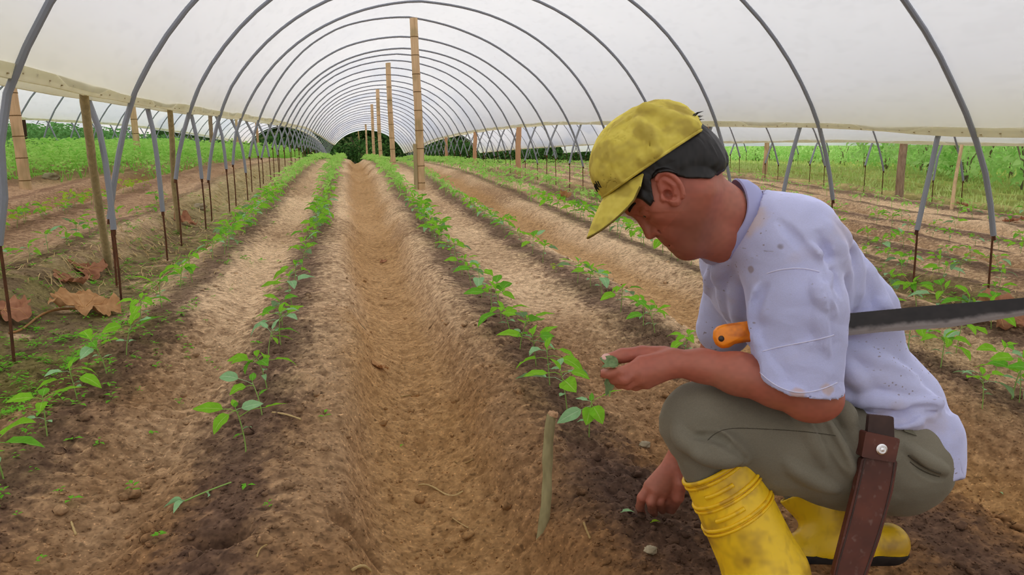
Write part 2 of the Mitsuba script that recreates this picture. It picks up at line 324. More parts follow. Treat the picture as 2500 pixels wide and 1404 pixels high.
for k, nm in ((-1, 'left'), (1, 'right')):
    for i, y in enumerate(HOOPS):
        yy = y + (1.1 if k > 0 else (0.95, 0.45, 0.4)[i] if i < 3 else 0.3)
        if k == -1 and yy < 4: continue
        hoop(k, yy, f'grey pipe hoop of the neighbouring tunnel on the {nm}, {ords[i]} from the camera' if i < 7 else f'grey pipe hoop farther along the neighbouring tunnel on the {nm}', None if i < 7 else f'hoops of the tunnel on the {nm}', i < 5)
for k, nm in ((-2, 'left'), (2, 'right')):
    for i, y in enumerate(HOOPS[1 if k > 0 else 3:22]):
        hoop(k, y + 0.3, f'thin grey hoop of the farthest tunnel on the {nm}', f'hoops of the farthest tunnel on the {nm}', False)

# gutter strips along the lower edges of the film
def gutter(j, side, y0, y1, label):
    ys = np.arange(y0, y1, 0.4); k = j if side < 0 else j - 1       # the tunnel whose edge it is
    pts = []
    for y in ys:
        off = SK * 2.9 * (-1 if side < 0 else 1)
        P = arch(y - off, cut(y - off, k, float(gutter_z(k, y)), float(gutter_z(k + 1, y)), 5, 0.014), k, 0.014)
        pts.append(P[-1] if side < 0 else P[0])
    pts = np.array(pts); n = len(pts)
    h = 0.055 + 0.012 * np.sin(ys * 1.7) + 0.006 * np.sin(ys * 5.1)
    tx = V([0.012, 0, 0]); up_ = np.zeros((n, 3)); up_[:, 2] = 1
    up_[:, 0] = -0.35 * (-1 if side < 0 else 1)
    a = pts - tx; b = pts + tx
    v = np.stack([a - up_ * h[:, None] * .45, b - up_ * h[:, None] * .45, b + up_ * h[:, None] * .55, a + up_ * h[:, None] * .55], 1).reshape(-1, 3)
    t = thing('gutter_strip', label, 'gutter strip')
    scene[t] = ply((v, grid_faces(n, 4, True)), 'gutter_strip', smooth=30)
    return t, pts, up_
for j, side, y0, y1, lab in ((0, -1, 1.0, 62, 'pale stapled strip along the left film edge of the middle tunnel'), (1, 1, 1.0, 62, 'pale stapled strip along the right film edge of the middle tunnel'),
                             (0, 1, 2.0, 58, 'pale strip along the near film edge of the left tunnel'), (-1, -1, 3, 58, 'pale strip along the far film edge of the left tunnel'),
                             (1, -1, 2.0, 60, 'pale strip along the near film edge of the right tunnel'), (2, 1, 3.0, 60, 'pale strip along the far film edge of the right tunnel')):
    t, pts, up_ = gutter(j, side, y0, y1, lab)
    if (j, side) in ((0, -1), (1, 1)):
        st = []
        for q in np.arange(3.2, 9.5, 0.17):
            i = np.interp(q, pts[:, 1], np.arange(len(pts))); a = np.stack([np.interp(i, np.arange(len(pts)), pts[:, c]) for c in range(3)])
            for s in (-1, 1):
                m = trimesh.creation.box((0.03, 0.014, 0.006)); m.apply_translation(a + V([0, 0, 0.012 * math.sin(q * 9)])); st.append(m) if s > 0 else None
        part(t, 'staples', ply(cat_mesh(st), 'staple'), None, 'stuff')

# posts
def bamboo_col(p, n, uv):
    f = M_.fbm(p.x * 55, p.y * 55, p.z * 2.2, 3); g = M_.fbm(p.x * 6, p.y * 6, p.z * 3.0, 3)
    return M_.mix(M_.mix(srgb(186, 152, 112), srgb(232, 200, 158), f), srgb(160, 142, 96), M_.smoothstep(0.5, 0.75, g) * 0.6)
mat('bamboo', principled(mikit.proc(bamboo_col), 0.6, 0.3))
mat('bamboo_node', principled(srgb(112, 86, 50), 0.7, 0.2))
def wood_col(a, b):
    return lambda p, n, uv: M_.mix(srgb(*a), srgb(*b), M_.fbm(p.x * 70, p.y * 70, p.z * 3, 3))
mat('greywood', principled(mikit.proc(wood_col((146, 132, 98), (196, 178, 138))), 0.8, 0.2))
mat('barkwood', principled(mikit.proc(lambda p, n, uv: M_.mix(srgb(112, 88, 70), srgb(184, 158, 134), M_.fbm(p.x * 40, p.y * 40, p.z * 9, 3))), 0.9, 0.15))
mat('darkwood', principled(mikit.proc(wood_col((44, 30, 26), (84, 58, 46))), 0.85, 0.2))
mat('pinkwood', principled(mikit.proc(wood_col((176, 128, 96), (214, 172, 134))), 0.75, 0.2))
def bamboo_post(base, top, r, label, group=None, nodes=9, m='bamboo', seed=0):
    base = np.asarray(base, float); top = np.asarray(top, float); base = base - unit(top - base) * 0.2
    t = thing('bamboo_post', label, 'post', group); rg = np.random.default_rng(seed)
    n = nodes * 6 + 1; s = np.linspace(0, 1, n); P = base + (top - base) * s[:, None]
    P[:, 0] += 0.010 * np.sin(s * 5 + seed); P[:, 1] += 0.008 * np.cos(s * 4 + seed)
    ph = (s * nodes) % 1.0; rad = r * (1.0 - 0.08 * s) * (0.965 + 0.035 * np.abs(ph - .5) * 2)
    part(t, 'culm', ply(tube(P, rad, 14), m, smooth=40))
    for i in range(1, nodes):
        j = i * 6; q = P[j]; d = unit(P[j + 1] - P[j]); q = q + d * rg.uniform(-.02, .02)
        part(t, 'node', ply(tube([q - d * .007, q - d * .003, q + d * .003, q + d * .007], [rad[j] * 1.0, rad[j] * 1.05, rad[j] * 1.05, rad[j] * 1.0], 14), 'bamboo_node', smooth=40))
    return t
def log_post(base, top, r, label, m, group=None, bend=0.01, seed=0, lowdark=False):
    base = np.asarray(base, float); top = np.asarray(top, float); L = np.linalg.norm(top - base); d = unit(top - base); base = base - d * 0.2
    s = np.linspace(0, 1, 26); P = base + (top - base) * s[:, None]; P[:, 0] += bend * np.sin(s * 6 + seed); P[:, 1] += bend * np.cos(s * 5 + seed)
    v, f = tube(P, r * (1.04 - 0.1 * s), 12)
    v = v + (meshkit.noise(v * V([22, 22, 7]), seed)[:, None] - .5) * 0.35 * r * unit(V([1, 1, 0]))
    t = thing('wooden_post', label, 'post', group)
    scene[t] = ply((v, f), m, smooth=50); return t
def down(x, y, X=None, Y=None):
    return gpoint(x, y)
# five bamboo props under the ridge
for i, (Y, r, lab) in enumerate(((14.25, .075, 'tall bamboo prop with dark nodes under the ridge, nearest of the row'), (22.6, .075, 'second bamboo prop of the row under the ridge'), (31.5, .075, 'third bamboo prop of the row under the ridge'),
                                 (40.0, .075, 'fourth bamboo prop of the row under the ridge'), (56.5, .07, 'thin farthest bamboo prop under the ridge'))):
    xb = (1.21, 1.16, 1.16, 1.16, 1.16)[i]
    top = arch(Y - 0.02, V([90.0]), 0)[0]; tz = top[2] + (0.01 if i < 2 else -0.03)
    bamboo_post((xb, Y, float(gz(xb, Y, False))), (xb - 0.02, Y, tz), r, lab, None, 10 if i == 0 else 9, 'bamboo' if i in (0, 3) else 'bamboo', seed=i)
    if i == 0:      # the split half pole that is tied to its foot
        b = V([xb - 0.085, Y - .03, float(gz(xb, Y, False)) - 0.1])
        log_post(b + V([0, 0, .1]), b + V([-0.0, 0, 0.9]), 0.035, 'short grey half pole tied to the foot of the nearest bamboo prop', 'greywood', seed=4, bend=.002)
def gut_pt(j, Y, dx=0.0):
    return V([-1.56 + TW * j + dx, Y, float(gutter_z(j, Y))])
b = gpoint(265, 655); log_post(b, V([-1.57, 5.35, float(_gutL(5.4)) - .0]), 0.029, 'weathered square-cut wooden post leaning under the left gutter', 'greywood', bend=.004, seed=1)
log_post(on(-1.80, 8.85), V([-1.58, 7.75, float(_gutL(7.75))]), 0.026, 'thin leaning wooden post under the left gutter, between the second and third hoop', 'greywood', seed=2)
bamboo_post(on(-4.74, 13.0), (-4.78, 13.0, 3.2), .082, 'thick pale bamboo prop standing before the green crop on the left', None, 9, 'bamboo', seed=7)
for Y, m, r, lab in ((19.0, 'bamboo', .07, 'yellow bamboo prop rising from the green crop, second in the left tunnel'), (29.0, 'barkwood', .065, 'rough brown prop rising from the green crop in the left tunnel'), (35.5, 'bamboo', .06, 'slender yellow prop far back in the left tunnel'), (43.0, 'pinkwood', .06, 'pale prop farthest back in the left tunnel')):
    if m == 'bamboo': bamboo_post(on(-4.6, Y), (-4.62, Y, 3.35), r, lab, None, 9, m, seed=int(Y))
    else: log_post(on(-4.6, Y), V([-4.62, Y, 3.35]), r, lab, m, seed=int(Y))
log_post(on(-7.38, 20.5), gut_pt(-1, 20.5), 0.08, 'dark stained post between the far left tunnels', 'darkwood', seed=8)
# right side
log_post(on(4.22, 9.2), gut_pt(1, 9.2), 0.062, 'stout grey bark-covered post under the right gutter behind the man', 'barkwood', seed=11)
for Y, m, lab in ((20.2, 'pinkwood', 'pale pinkish post under the right gutter beside the cap'), (27.5, 'pinkwood', 'pale post farther down the right gutter'), (36, 'pinkwood', 'palest post far down the right gutter')):
    log_post(on(4.22, Y), gut_pt(1, Y), 0.07, lab, m, seed=int(Y))
for (X, Y, m, r, lab, hz) in ((10.04, 18.2, 'bamboo', .06, 'yellow bamboo-coloured post under the second gutter on the right', None), (10.04, 13.2, 'barkwood', .075, 'reddish bark-covered post at the right edge behind the nearest hoop', None),
                              (10.04, 21.0, 'barkwood', .06, 'grey-brown log post in front of the bushes', None), (10.04, 24.5, 'barkwood', .06, 'grey log post far along the second gutter', None),
                              (10.04, 30.5, 'bamboo', .06, 'short bamboo post far along the second gutter', None)):
    log_post(on(X, Y), gut_pt(2, Y), r, lab, m, seed=int(Y * 3))
b = gpoint(2322, 512); log_post(b, V([b[0] + .35, b[1] + .3, float(gutter_z(2, b[1]))]), 0.028, 'thin tan pole leaning under the second gutter on the right', 'bamboo', seed=21)
# ---------------------------------------------------------------- leaves and plants
leafmat('leaf_bright', srgb(150, 220, 62), 0.42, 0.85)
leafmat('leaf_mid', srgb(122, 196, 62), 0.40, 0.75)
leafmat('leaf_pale', srgb(160, 204, 150), 0.30, 0.5)
leafmat('leaf_yellow', srgb(176, 214, 62), 0.45, 0.9)
def veined(c, light):
    def fn(p, n, uv):
        a = dr.abs(uv.y - .5); mid = 1 - M_.smoothstep(.012, .045, a)
        q = uv.x * 6.0 - a * 3.2; q = dr.abs(q - dr.floor(q) - .5); side = M_.smoothstep(.44, .50, q) * .55
        tone = M_.noise(p.x * 60, p.y * 60, p.z * 60)
        return M_.mix(M_.mix(c, [k_ * .80 for k_ in c], tone), light, dr.clip(mid + side, 0, 1) * .55)
    return mikit.proc(fn)
leafmat('seed_bright', veined(srgb(152, 222, 62), srgb(206, 238, 136)), 0.40, 0.95)
leafmat('seed_mid', veined(srgb(122, 196, 62), srgb(182, 224, 128)), 0.38, 0.85)
leafmat('seed_pale', veined(srgb(156, 204, 146), srgb(206, 230, 190)), 0.30, 0.5)
leafmat('seed_yellow', veined(srgb(182, 218, 70), srgb(216, 236, 140)), 0.45, 0.9)
SEED = {'leaf_bright': 'seed_bright', 'leaf_mid': 'seed_mid', 'leaf_pale': 'seed_pale', 'leaf_yellow': 'seed_yellow'}
def seed_leaf(m_, mm, n, m):
    g = np.stack(np.meshgrid(np.linspace(0, 1, n), np.linspace(0, 1, m), indexing='ij'), -1).reshape(-1, 2)
    return ply(mm, SEED[m_], smooth=True, uv=np.vstack([g, np.tile([0.0, .5], (len(mm[0]) - n * m, 1))]))
leafmat('leaf_crop', mikit.proc(lambda p, n, uv: M_.mix(srgb(150, 220, 92), srgb(206, 245, 140), M_.noise(p.x * 9, p.y * 9, p.z * 9))), 0.38, 0.95)
leafmat('leaf_cropdark', srgb(124, 180, 104), 0.42, 0.6)
leafmat('leaf_bush', mikit.proc(lambda p, n, uv: M_.mix(srgb(150, 210, 104), srgb(212, 242, 164), M_.noise(p.x * 2.5, p.y * 2.5, p.z * 2.5))), 0.5, 0.8)
leafmat('leaf_tree', mikit.proc(lambda p, n, uv: M_.mix(srgb(38, 62, 34), srgb(84, 124, 62), M_.noise(p.x * 1.2, p.y * 1.2, p.z * 1.2))), 0.5, 0.6)
leafmat('grass', mikit.proc(lambda p, n, uv: M_.mix(srgb(168, 196, 98), srgb(216, 228, 156), M_.noise(p.x * 5, p.y * 5, 0.0))), 0.6, 0.8)
mat('stem', principled(srgb(136, 168, 84), 0.5, 0.3))
mat('trunk', principled(mikit.proc(lambda p, n, uv: M_.mix(srgb(84, 72, 56), srgb(150, 138, 112), M_.fbm(p.x * 9, p.y * 9, p.z * 3, 3))), 0.9, 0.1))
mat('straw', principled(mikit.proc(lambda p, n, uv: M_.mix(srgb(140, 112, 66), srgb(206, 182, 130), M_.noise(p.x * 9, p.y * 9, 0.0))), 0.8, 0.15))

def leaf_mesh(base, direction, L, W, droop=0.25, fold=0.25, petiole=0.03, n=8, m=5, roll=0.0, rp=0.0012, curl=0.0):
    """A pointed oval leaf on its stalk, as vertices and faces."""
    d = unit(direction); side = np.cross(d, [0, 0, 1.0]); side = unit(side) if np.linalg.norm(side) > 1e-6 else V([1.0, 0, 0])
    up = np.cross(side, d); c, s_ = math.cos(roll), math.sin(roll); side, up = side * c + up * s_, up * c - side * s_
    s = np.linspace(0, 1, n); w = W * 0.5 * np.sin(np.pi * np.clip(s, 0, 1) ** 0.72) ** 0.85; w[0] = 0.0012; w[-1] = 0.0003
    base = np.asarray(base, float); stalk_end = base + d * petiole
    ang = droop * s; dx = np.r_[0, np.cumsum(np.cos(ang[1:]))] * L / (n - 1); dz = -np.r_[0, np.cumsum(np.sin(ang[1:]))] * L / (n - 1)
    mid = stalk_end + d * dx[:, None] + up * dz[:, None]
    vv = np.linspace(-1, 1, m)
    P = mid[:, None] + side * (w[:, None] * vv)[..., None] + up * (w[:, None] * (fold * np.abs(vv) - curl * vv ** 2 + 0.10 * np.sin(s * 14)[:, None] * np.abs(vv)))[..., None]
    a = (P.reshape(-1, 3), grid_faces(n, m))
    if petiole > 0 and rp > 0:
        return cat_mesh([a, tube([base, (base + stalk_end) / 2 + up * 0.12 * petiole, stalk_end + d * L * 0.05], [rp, rp * .9, rp * .7], 4, False)])
    return a
def seedling_proto(seed, h=0.13, big=1.0, nleaf=6, lean=None, fine=True):
    rg = np.random.default_rng(seed); la = rg.uniform(0, 6.28) if lean is None else lean; ln = rg.uniform(0.05, 0.25)
    s = np.linspace(0, 1, 6); st = np.stack([math.cos(la) * ln * h * s ** 2, math.sin(la) * ln * h * s ** 2, h * s], 1)
    n, m = (8, 5) if fine else (3, 3)
    leaves = []; az = rg.uniform(0, 6.28)
    for i in range(nleaf):
        if i < 2 and nleaf > 5: t, L, el = 0.45 + 0.08 * i, 0.030 * big, 0.35          # seed leaves low on the stem
        else: t, L, el = 0.74 + 0.26 * (i - 2) / max(nleaf - 3, 1), (0.088 - 0.010 * max(i - 3, 0)) * big * rg.uniform(.82, 1.15), rg.uniform(-0.1, 0.75)
        az += 2.4 + rg.uniform(-.4, .4)
        d = V([math.cos(az) * math.cos(el), math.sin(az) * math.cos(el), math.sin(el)])
        b = V([np.interp(t, s, st[:, k]) for k in range(3)])
        mm = leaf_mesh(b, d, L, L * rg.uniform(.48, .60), rg.uniform(.4, 1.4), rg.uniform(.1, .45), L * rg.uniform(.35, .6) if L > .04 else .012, n, m, rg.uniform(-.5, .5))
        leaves.append((mm, rg.choice(['leaf_bright', 'leaf_bright', 'leaf_bright', 'leaf_mid', 'leaf_mid', 'leaf_pale']) if L > .05 else 'leaf_pale'))
    mm = leaf_mesh(st[-1], V([math.cos(az + 1), math.sin(az + 1), 1.6]), 0.045 * big, 0.018 * big, .5, .6, .004, n, m)
    leaves.append((mm, 'leaf_bright'))
    return tube(np.vstack([st[0] - [0, 0, .03], st]), [.0022, .0022, .0022, .002, .0018, .0016, .0013], 5), leaves
protos = []
for i in range(10):
    stem, leaves = seedling_proto(100 + i, 0.115 + 0.008 * (i % 5), 1.15, nleaf=7 + i % 2)
    protos.append((ply(stem, 'stem', smooth=True), [seed_leaf(c_, m_, 8, 5) for m_, c_ in leaves]))
whole = []
for i in range(8):
    stem, leaves = seedling_proto(300 + i, 0.12 + 0.01 * (i % 4), 1.2, nleaf=7, fine=False)
    whole.append((cat_mesh([m_ for m_, c_ in leaves] + [stem])))
whole_ply = [ply(w_, ('leaf_bright', 'leaf_mid', 'leaf_bright', 'leaf_crop')[i % 4], smooth=True) for i, w_ in enumerate(whole)]
RG = np.random.default_rng(5)
def seedling(p, label, group, i=None, s=1.0, rz=None, tilt=None, name='pepper_seedling', parts=True, m=None):
    i = int(RG.integers(0, 1000)) if i is None else i
    tw = place(p - V([0, 0, .004]), RG.uniform(0, 360) if rz is None else rz, s, tilt or (RG.uniform(-8, 8), RG.uniform(-8, 8)))
    t = thing(name, label, 'seedling', group)
    if not parts:
        scene[t] = moved(whole_ply[i % len(whole_ply)], tw); return t
    st, lv = protos[i % len(protos)]
    part(t, 'stem', moved(st, tw))
    for l in lv: part(t, 'leaf', moved(l if m is None else {**l, 'bsdf': {'type': 'ref', 'id': 'mat_' + SEED[m]}}, tw))
    return t
ROWNAME = ['beside the weedy left edge', 'left of the central furrow', 'right of the central furrow, behind the stake', 'right of the bamboo prop, beyond the man\'s hands', 'beyond the second furrow, left of the man', 'farthest right in the middle tunnel']
near_px = {0: [(8, 1165), (115, 1061), (190, 976), (261, 916), (308, 866), (346, 785), (396, 750), (440, 705), (470, 690), (520, 636), (548, 622)],
           1: [(601, 1106), (640, 1011), (652, 948), (656, 886), (686, 845), (690, 800), (712, 742), (722, 700), (738, 662), (748, 628), (757, 600)],
           2: [(1438, 1071), (1385, 999), (1342, 937), (1309, 892), (1269, 857), (1246, 815), (1223, 782), (1200, 750), (1176, 728), (1150, 696), (1128, 672), (1112, 645), (1100, 622)],
           3: [(1672, 880), (1600, 820), (1570, 800), (1515, 760), (1470, 718), (1442, 702), (1410, 690), (1358, 664), (1325, 640), (1300, 618), (1275, 600), (1250, 575)]}
special = {(1, 0): 'nearest pepper seedling left of the central furrow, with a long leaf to each side', (1, 1): 'pepper seedling directly behind the nearest one left of the furrow', (1, 3): 'seedling with one big rounded dark leaf left of the central furrow',
           (2, 0): 'nearest pepper seedling on the right, beside the top of the upright stick', (2, 1): 'leaning seedling with a bent stem just behind the upright stick', (0, 1): 'nearest whole seedling in the left row, with widely spread leaves', (0, 0): 'seedling cut off by the left edge of the picture',
           (0, 3): 'tall seedling with drooping broad leaves at the left, near the big dry leaf', (3, 0): 'seedling half hidden behind the man\'s forearm', (3, 1): 'seedling between the man\'s hand and the orange handle', (3, 7): 'tiny yellow seedling with two round seed leaves'}
def custom_seedling(x, y, H, label, specs, lean=(0, 0)):
    b = gpoint(x, y) - V([0, 0, .004]); t = thing('pepper_seedling', label, 'seedling'); flat = lambda a, e: math.cos(e) * (math.cos(a) * V([RT[0], RT[1], 0]) + math.sin(a) * V([FW[0], FW[1], 0])) + V([0, 0, math.sin(e)])
    s = np.linspace(0, 1, 8); st = b + np.stack([lean[0] * s ** 2, lean[1] * s ** 2, H * s], 1); st[0, 2] -= .03
    part(t, 'stem', ply(tube(st, np.linspace(.0026, .0016, 8), 6), 'stem', smooth=True))
    for h_, az, el, L, W, pet, droop, roll, m in specs:
        q = V([np.interp(h_, s, st[:, k]) for k in range(3)]); part(t, 'leaf', seed_leaf(m, leaf_mesh(q, flat(math.radians(az), math.radians(el)), L, W, droop, .22, pet, 10, 7, roll), 10, 7))
    return t
CUSTOM = {(1, 0): (.150, [(.93, 176, 8, .105, .046, .045, .35, .5, 'leaf_bright'), (.95, -128, -12, .078, .050, .028, 1.1, .2, 'leaf_bright'), (.96, 8, 18, .068, .038, .018, .5, -.7, 'leaf_pale'), (.80, 14, 16, .070, .036, .085, .3, .4, 'leaf_bright'), (1.0, 120, 40, .040, .020, .004, .5, 0, 'leaf_bright'), (1.0, -60, 60, .034, .016, .004, .4, 0, 'leaf_mid'), (.52, -20, 30, .032, .020, .012, .6, .4, 'leaf_pale'), (.42, 200, 0, .026, .018, .010, .8, 0, 'leaf_mid')], (-.022, .0)),
          (2, 0): (.135, [(.92, -105, -25, .072, .052, .012, .6, .3, 'leaf_bright'), (.96, -70, -18, .076, .054, .018, .7, -.3, 'leaf_bright'), (.90, 205, -12, .100, .046, .040, .8, .8, 'leaf_pale'), (.95, 22, 26, .074, .034, .050, .5, .5, 'leaf_bright'), (1.0, 165, 20, .045, .024, .014, .5, .2, 'leaf_pale'), (.48, 170, 10, .034, .022, .014, .8, 0, 'leaf_pale'), (1.0, 80, 50, .036, .018, .004, .4, 0, 'leaf_mid')], (.008, .0)),
          (1, 1): (.135, [(.95, 190, 25, .088, .042, .055, 1.2, .9, 'leaf_pale'), (.90, -140, 10, .066, .052, .030, 1.0, .2, 'leaf_bright'), (.62, 40, 45, .034, .022, .010, .6, 0, 'leaf_mid'), (1.0, 100, 40, .05, .026, .006, .6, 0, 'leaf_mid')], (-.03, .03)),
          (1, 3): (.130, [(.9, 20, 25, .105, .072, .03, 1.2, .2, 'leaf_mid'), (.86, 5, -2, .078, .036, .02, .4, .2, 'leaf_bright'), (.95, 150, 40, .055, .026, .03, .5, .3, 'leaf_pale'), (1.0, 60, 62, .060, .024, .01, .6, .1, 'leaf_pale'), (.85, -40, -10, .042, .022, .02, .9, .1, 'leaf_bright')], (.02, .02)),
          (0, 1): (.140, [(.95, 185, 10, .105, .044, .030, .7, .5, 'leaf_bright'), (.95, 20, 22, .105, .046, .040, .5, .4, 'leaf_bright'), (.98, 110, 30, .060, .034, .010, .6, 0, 'leaf_mid'), (.9, -70, 0, .050, .034, .015, .9, .1, 'leaf_bright'), (.45, 190, 15, .045, .022, .030, .9, .3, 'leaf_pale'), (.40, -30, 20, .030, .018, .010, .6, 0, 'leaf_pale')], (.0, .0))}
plants = []
for r, rx in enumerate(ROWX):
    last = 0.0
    for j, (x, y) in enumerate(near_px.get(r, [])):
        p = gpoint(x, y); last = max(last, p[1])
        if (r, j) in CUSTOM:
            H_, sp_, ln_ = CUSTOM[(r, j)]; custom_seedling(x, y, H_, special[(r, j)], sp_, ln_); continue
        lab = special.get((r, j)); seed_ = 3 * j + r * 5
        if (r, j) == (3, 7):
            seedling(p, lab, None, seed_, 0.5, parts=True, m='leaf_yellow'); continue
        seedling(p, lab or f'young pepper seedling in the row {ROWNAME[r]}', None if lab else f'seedlings of the row {ROWNAME[r]}', seed_, RG.uniform(1.0, 1.25))
    y = max(last + .25, 2.6)
    while y < 47:
        if not (y > 46 or (r == 2 and 10.6 < y < 11.6) or RG.random() < (0.06 if y < 30 else 0.0)):
            plants.append((rx + RG.normal(0, .025), y, r, 0, RG.uniform(1.12, 1.42) if r != 3 else RG.uniform(.8, 1.05)))
        y += RG.uniform(.17, .27) if y < 20 else .24
for r, rx in enumerate(ROWX):
    for k, a, b in ((1, 1.6, 46), (-1, 6, 11.5)):
        y = a + RG.uniform(0, .3)
        while y < b:
            if RG.random() > .22 and (k > 0 or r >= 4):
                plants.append((rx + TW * k + RG.normal(0, .04), y, r, k, RG.uniform(.7, 1.15)))
            y += RG.uniform(.25, .42)
for x, y in ((2397, 1002), (2334, 862), (2430, 906), (2256, 835), (2488, 985), (2440, 735), (2300, 690), (2150, 620), (2200, 665)):
    p = gpoint(x, y); seedling(p, 'pepper seedling in the rows behind the man\'s back', 'seedlings behind the man\'s back', int(x), RG.uniform(1.0, 1.25))
for x, y in ((20, 562), (60, 545), (100, 530), (140, 515), (165, 505), (200, 498), (235, 490), (300, 472), (325, 466), (350, 462)):
    p = gpoint(x, y); seedling(p, 'yellowish seedling in the row beyond the left gutter', 'yellowish seedlings beyond the left gutter', int(x), RG.uniform(.9, 1.4), m='leaf_yellow')
def seen(P, mx=80):
    q = np.asarray(P, float) - EYE; D = q @ FW
    return (D > .3) & (np.abs(q @ RT) < D * (1250 + mx) / FPX) & (np.abs(q @ UP) < D * (702 + mx) / FPX)
plants = [q for q in plants if seen((q[0], q[1], float(ground_base(q[0], q[1]))))]
plants.sort(key=lambda q: q[1] + 0.3 * abs(q[0]))
stuff_, used = [], len([k for k in labels if k.startswith('pepper_seedling')])
sides = {1: 'right', -1: 'left'}
for n_, (x, y, r, k, s) in enumerate(plants):
    p = on(x, y)
    if used + n_ < 300:
        lab = f'young pepper seedling in the row {ROWNAME[r]}' if k == 0 else f'young pepper seedling in the neighbouring tunnel on the {sides[k]}'
        seedling(p, lab, f'seedlings of the row {ROWNAME[r]}' if k == 0 else f'seedlings of the tunnel on the {sides[k]}', None, s, parts=y < 10.5)
    else:
        w = whole[int(RG.integers(0, len(whole)))]; c, s_ = math.cos(n_ * 2.1), math.sin(n_ * 2.1)
        v = w[0] @ np.array([[c, s_, 0], [-s_, c, 0], [0, 0, 1]]) * s * 1.1 + p
        stuff_.append((v, w[1]))
solo('far_seedlings', ply(cat_mesh(stuff_), 'leaf_crop', smooth=True), 'thin green lines of small seedlings far along the planted rows', 'seedlings', None, 'stuff')

# a pulled-up seedling lying on the soil, and cut leaves
t = thing('wilted_seedling', 'pulled-up wilted seedling lying on the bare soil near the hole', 'seedling')
a, b = gpoint(566, 1190), gpoint(452, 1236); q = a * .45 + b * .55
pts = spline([a + [0, 0, .012], q + [0, 0, .014], b + [0, 0, .012]], 10)
part(t, 'stem', ply(tube(pts, np.linspace(.0022, .0028, 10), 5), 'stem', smooth=True))
for i, (az, L) in enumerate(((3.4, .05), (4.4, .055), (2.9, .04), (5.2, .03))):
    part(t, 'leaf', ply(leaf_mesh(b + [0, 0, .014] if i < 3 else q + [0, 0, .013], V([math.cos(az), math.sin(az), .1]), L, L * .4, .5, .9, .008, roll=.6 * (i - 1)), 'leaf_pale', smooth=True))
for x, y, L, az, m_, lab in ((1600, 1292, .03, 0.2, 'leaf_yellow', 'single light green leaf on the dark soil below the man\'s hand'), (1532, 1268, .04, 0.1, 'leaf_pale', 'narrow leaf scrap on the soil left of the man\'s hand'),
                         (985, 1099, .025, 1.0, 'leaf_mid', 'small green leaf lying in the central furrow'), (2455, 1210, .02, 1.4, 'leaf_pale', 'leaf scrap on the trodden soil at the right edge')):
    p = gpoint(x, y); solo('fallen_leaf', ply(leaf_mesh(p + [-L / 2, 0, .012], V([math.cos(az), math.sin(az), .15]), L, L * .45, .6, .5, .005), m_, smooth=True), lab, 'leaf')

# ---------------------------------------------------------------- the green crop on the left
def bush_proto(seed, h, w, n, L, lm=(4, 3), stems=3, up=0.3):
    rg = np.random.default_rng(seed); ms = []
    for i in range(stems):
        a = rg.uniform(0, 6.28); e = V([math.cos(a) * w * .35, math.sin(a) * w * .35, h * .85])
        ms.append(tube([[0, 0, -.04], e * .5 + [0, 0, .03], e], [.006, .005, .003], 4, False))
    for i in range(n):
        a = rg.uniform(0, 6.28); z = h * (0.25 + 0.75 * rg.random() ** .7); rr = w * .5 * math.sqrt(rg.random()) * (1 - 0.4 * (z / h - .5) ** 2)
        el = rg.uniform(-.3, .5) + up
        l = L * rg.uniform(.7, 1.25)
        ms.append(leaf_mesh((math.cos(a) * rr, math.sin(a) * rr, z), V([math.cos(a + rg.uniform(-1, 1)) * math.cos(el), math.sin(a + rg.uniform(-1, 1)) * math.cos(el), math.sin(el)]), l, l * .62, rg.uniform(.5, 1.4), .25, 0.01, lm[0], lm[1], rg.uniform(-.6, .6), 0))
    return cat_mesh(ms)
def field(name, xs, ysr, protos_, m, label, group, cat, stuff_label, spacing, cond, seed, limit=300, scale=(.85, 1.2)):
    rg = np.random.default_rng(seed); cand = []
    for x in xs:
        y = ysr[0] + rg.uniform(0, spacing)
        while y < ysr[1]:
            xx = x + rg.normal(0, .06)
            if cond(xx, y) and seen((xx, y, float(ground_base(xx, y)) + .4)): cand.append((xx, y, rg.uniform(*scale), rg.uniform(0, 360), int(rg.integers(0, len(protos_)))))
            y += spacing * rg.uniform(.8, 1.25)
    cand.sort(key=lambda c: c[1] + .2 * abs(c[0])); pl = [ply(p_, m, smooth=True) for p_ in protos_]; rest = []
    for n_, (x, y, s, rz, i) in enumerate(cand):
        p = on(x, y)
        if n_ < limit: solo(name, moved(pl[i], place(p, rz, s)), label, cat, group)
        else:
            c, s_ = math.cos(rz), math.sin(rz); v = protos_[i][0] @ np.array([[c, s_, 0], [-s_, c, 0], [0, 0, 1]]) * s + p; rest.append((v, protos_[i][1]))
    if rest: solo('far_' + name + 's', ply(cat_mesh(rest), m, smooth=True), stuff_label, cat, None, 'stuff')
crop = [bush_proto(40 + i, .50, .62, 46, .105) for i in range(5)]
field('crop_plant', np.arange(-7.25, -2.9, .52), (11.8, 52), crop, 'leaf_crop', 'leafy bright green crop plant in the left tunnel', 'crop plants of the left tunnel', 'crop plant', 'far mass of bright green crop plants in the left tunnel', .42,
      lambda x, y: x < min(-3.25 + 0.012 * (y - 16), -5.2 + (y - 13.4) * .78) or x < -5.6 and y > 12.3, 61, 300, (.8, 1.15))
tall = [bush_proto(60 + i, .85, .7, 44, .15, up=.1) for i in range(4)]
field('tall_crop_plant', np.arange(-12.8, -7.9, .75), (16, 50), tall, 'leaf_cropdark', 'tall dark green crop plant in the farthest tunnel on the left', 'tall crop plants on the far left', 'crop plant', 'far mass of tall dark crop plants on the left', .6, lambda x, y: True, 62, 160)

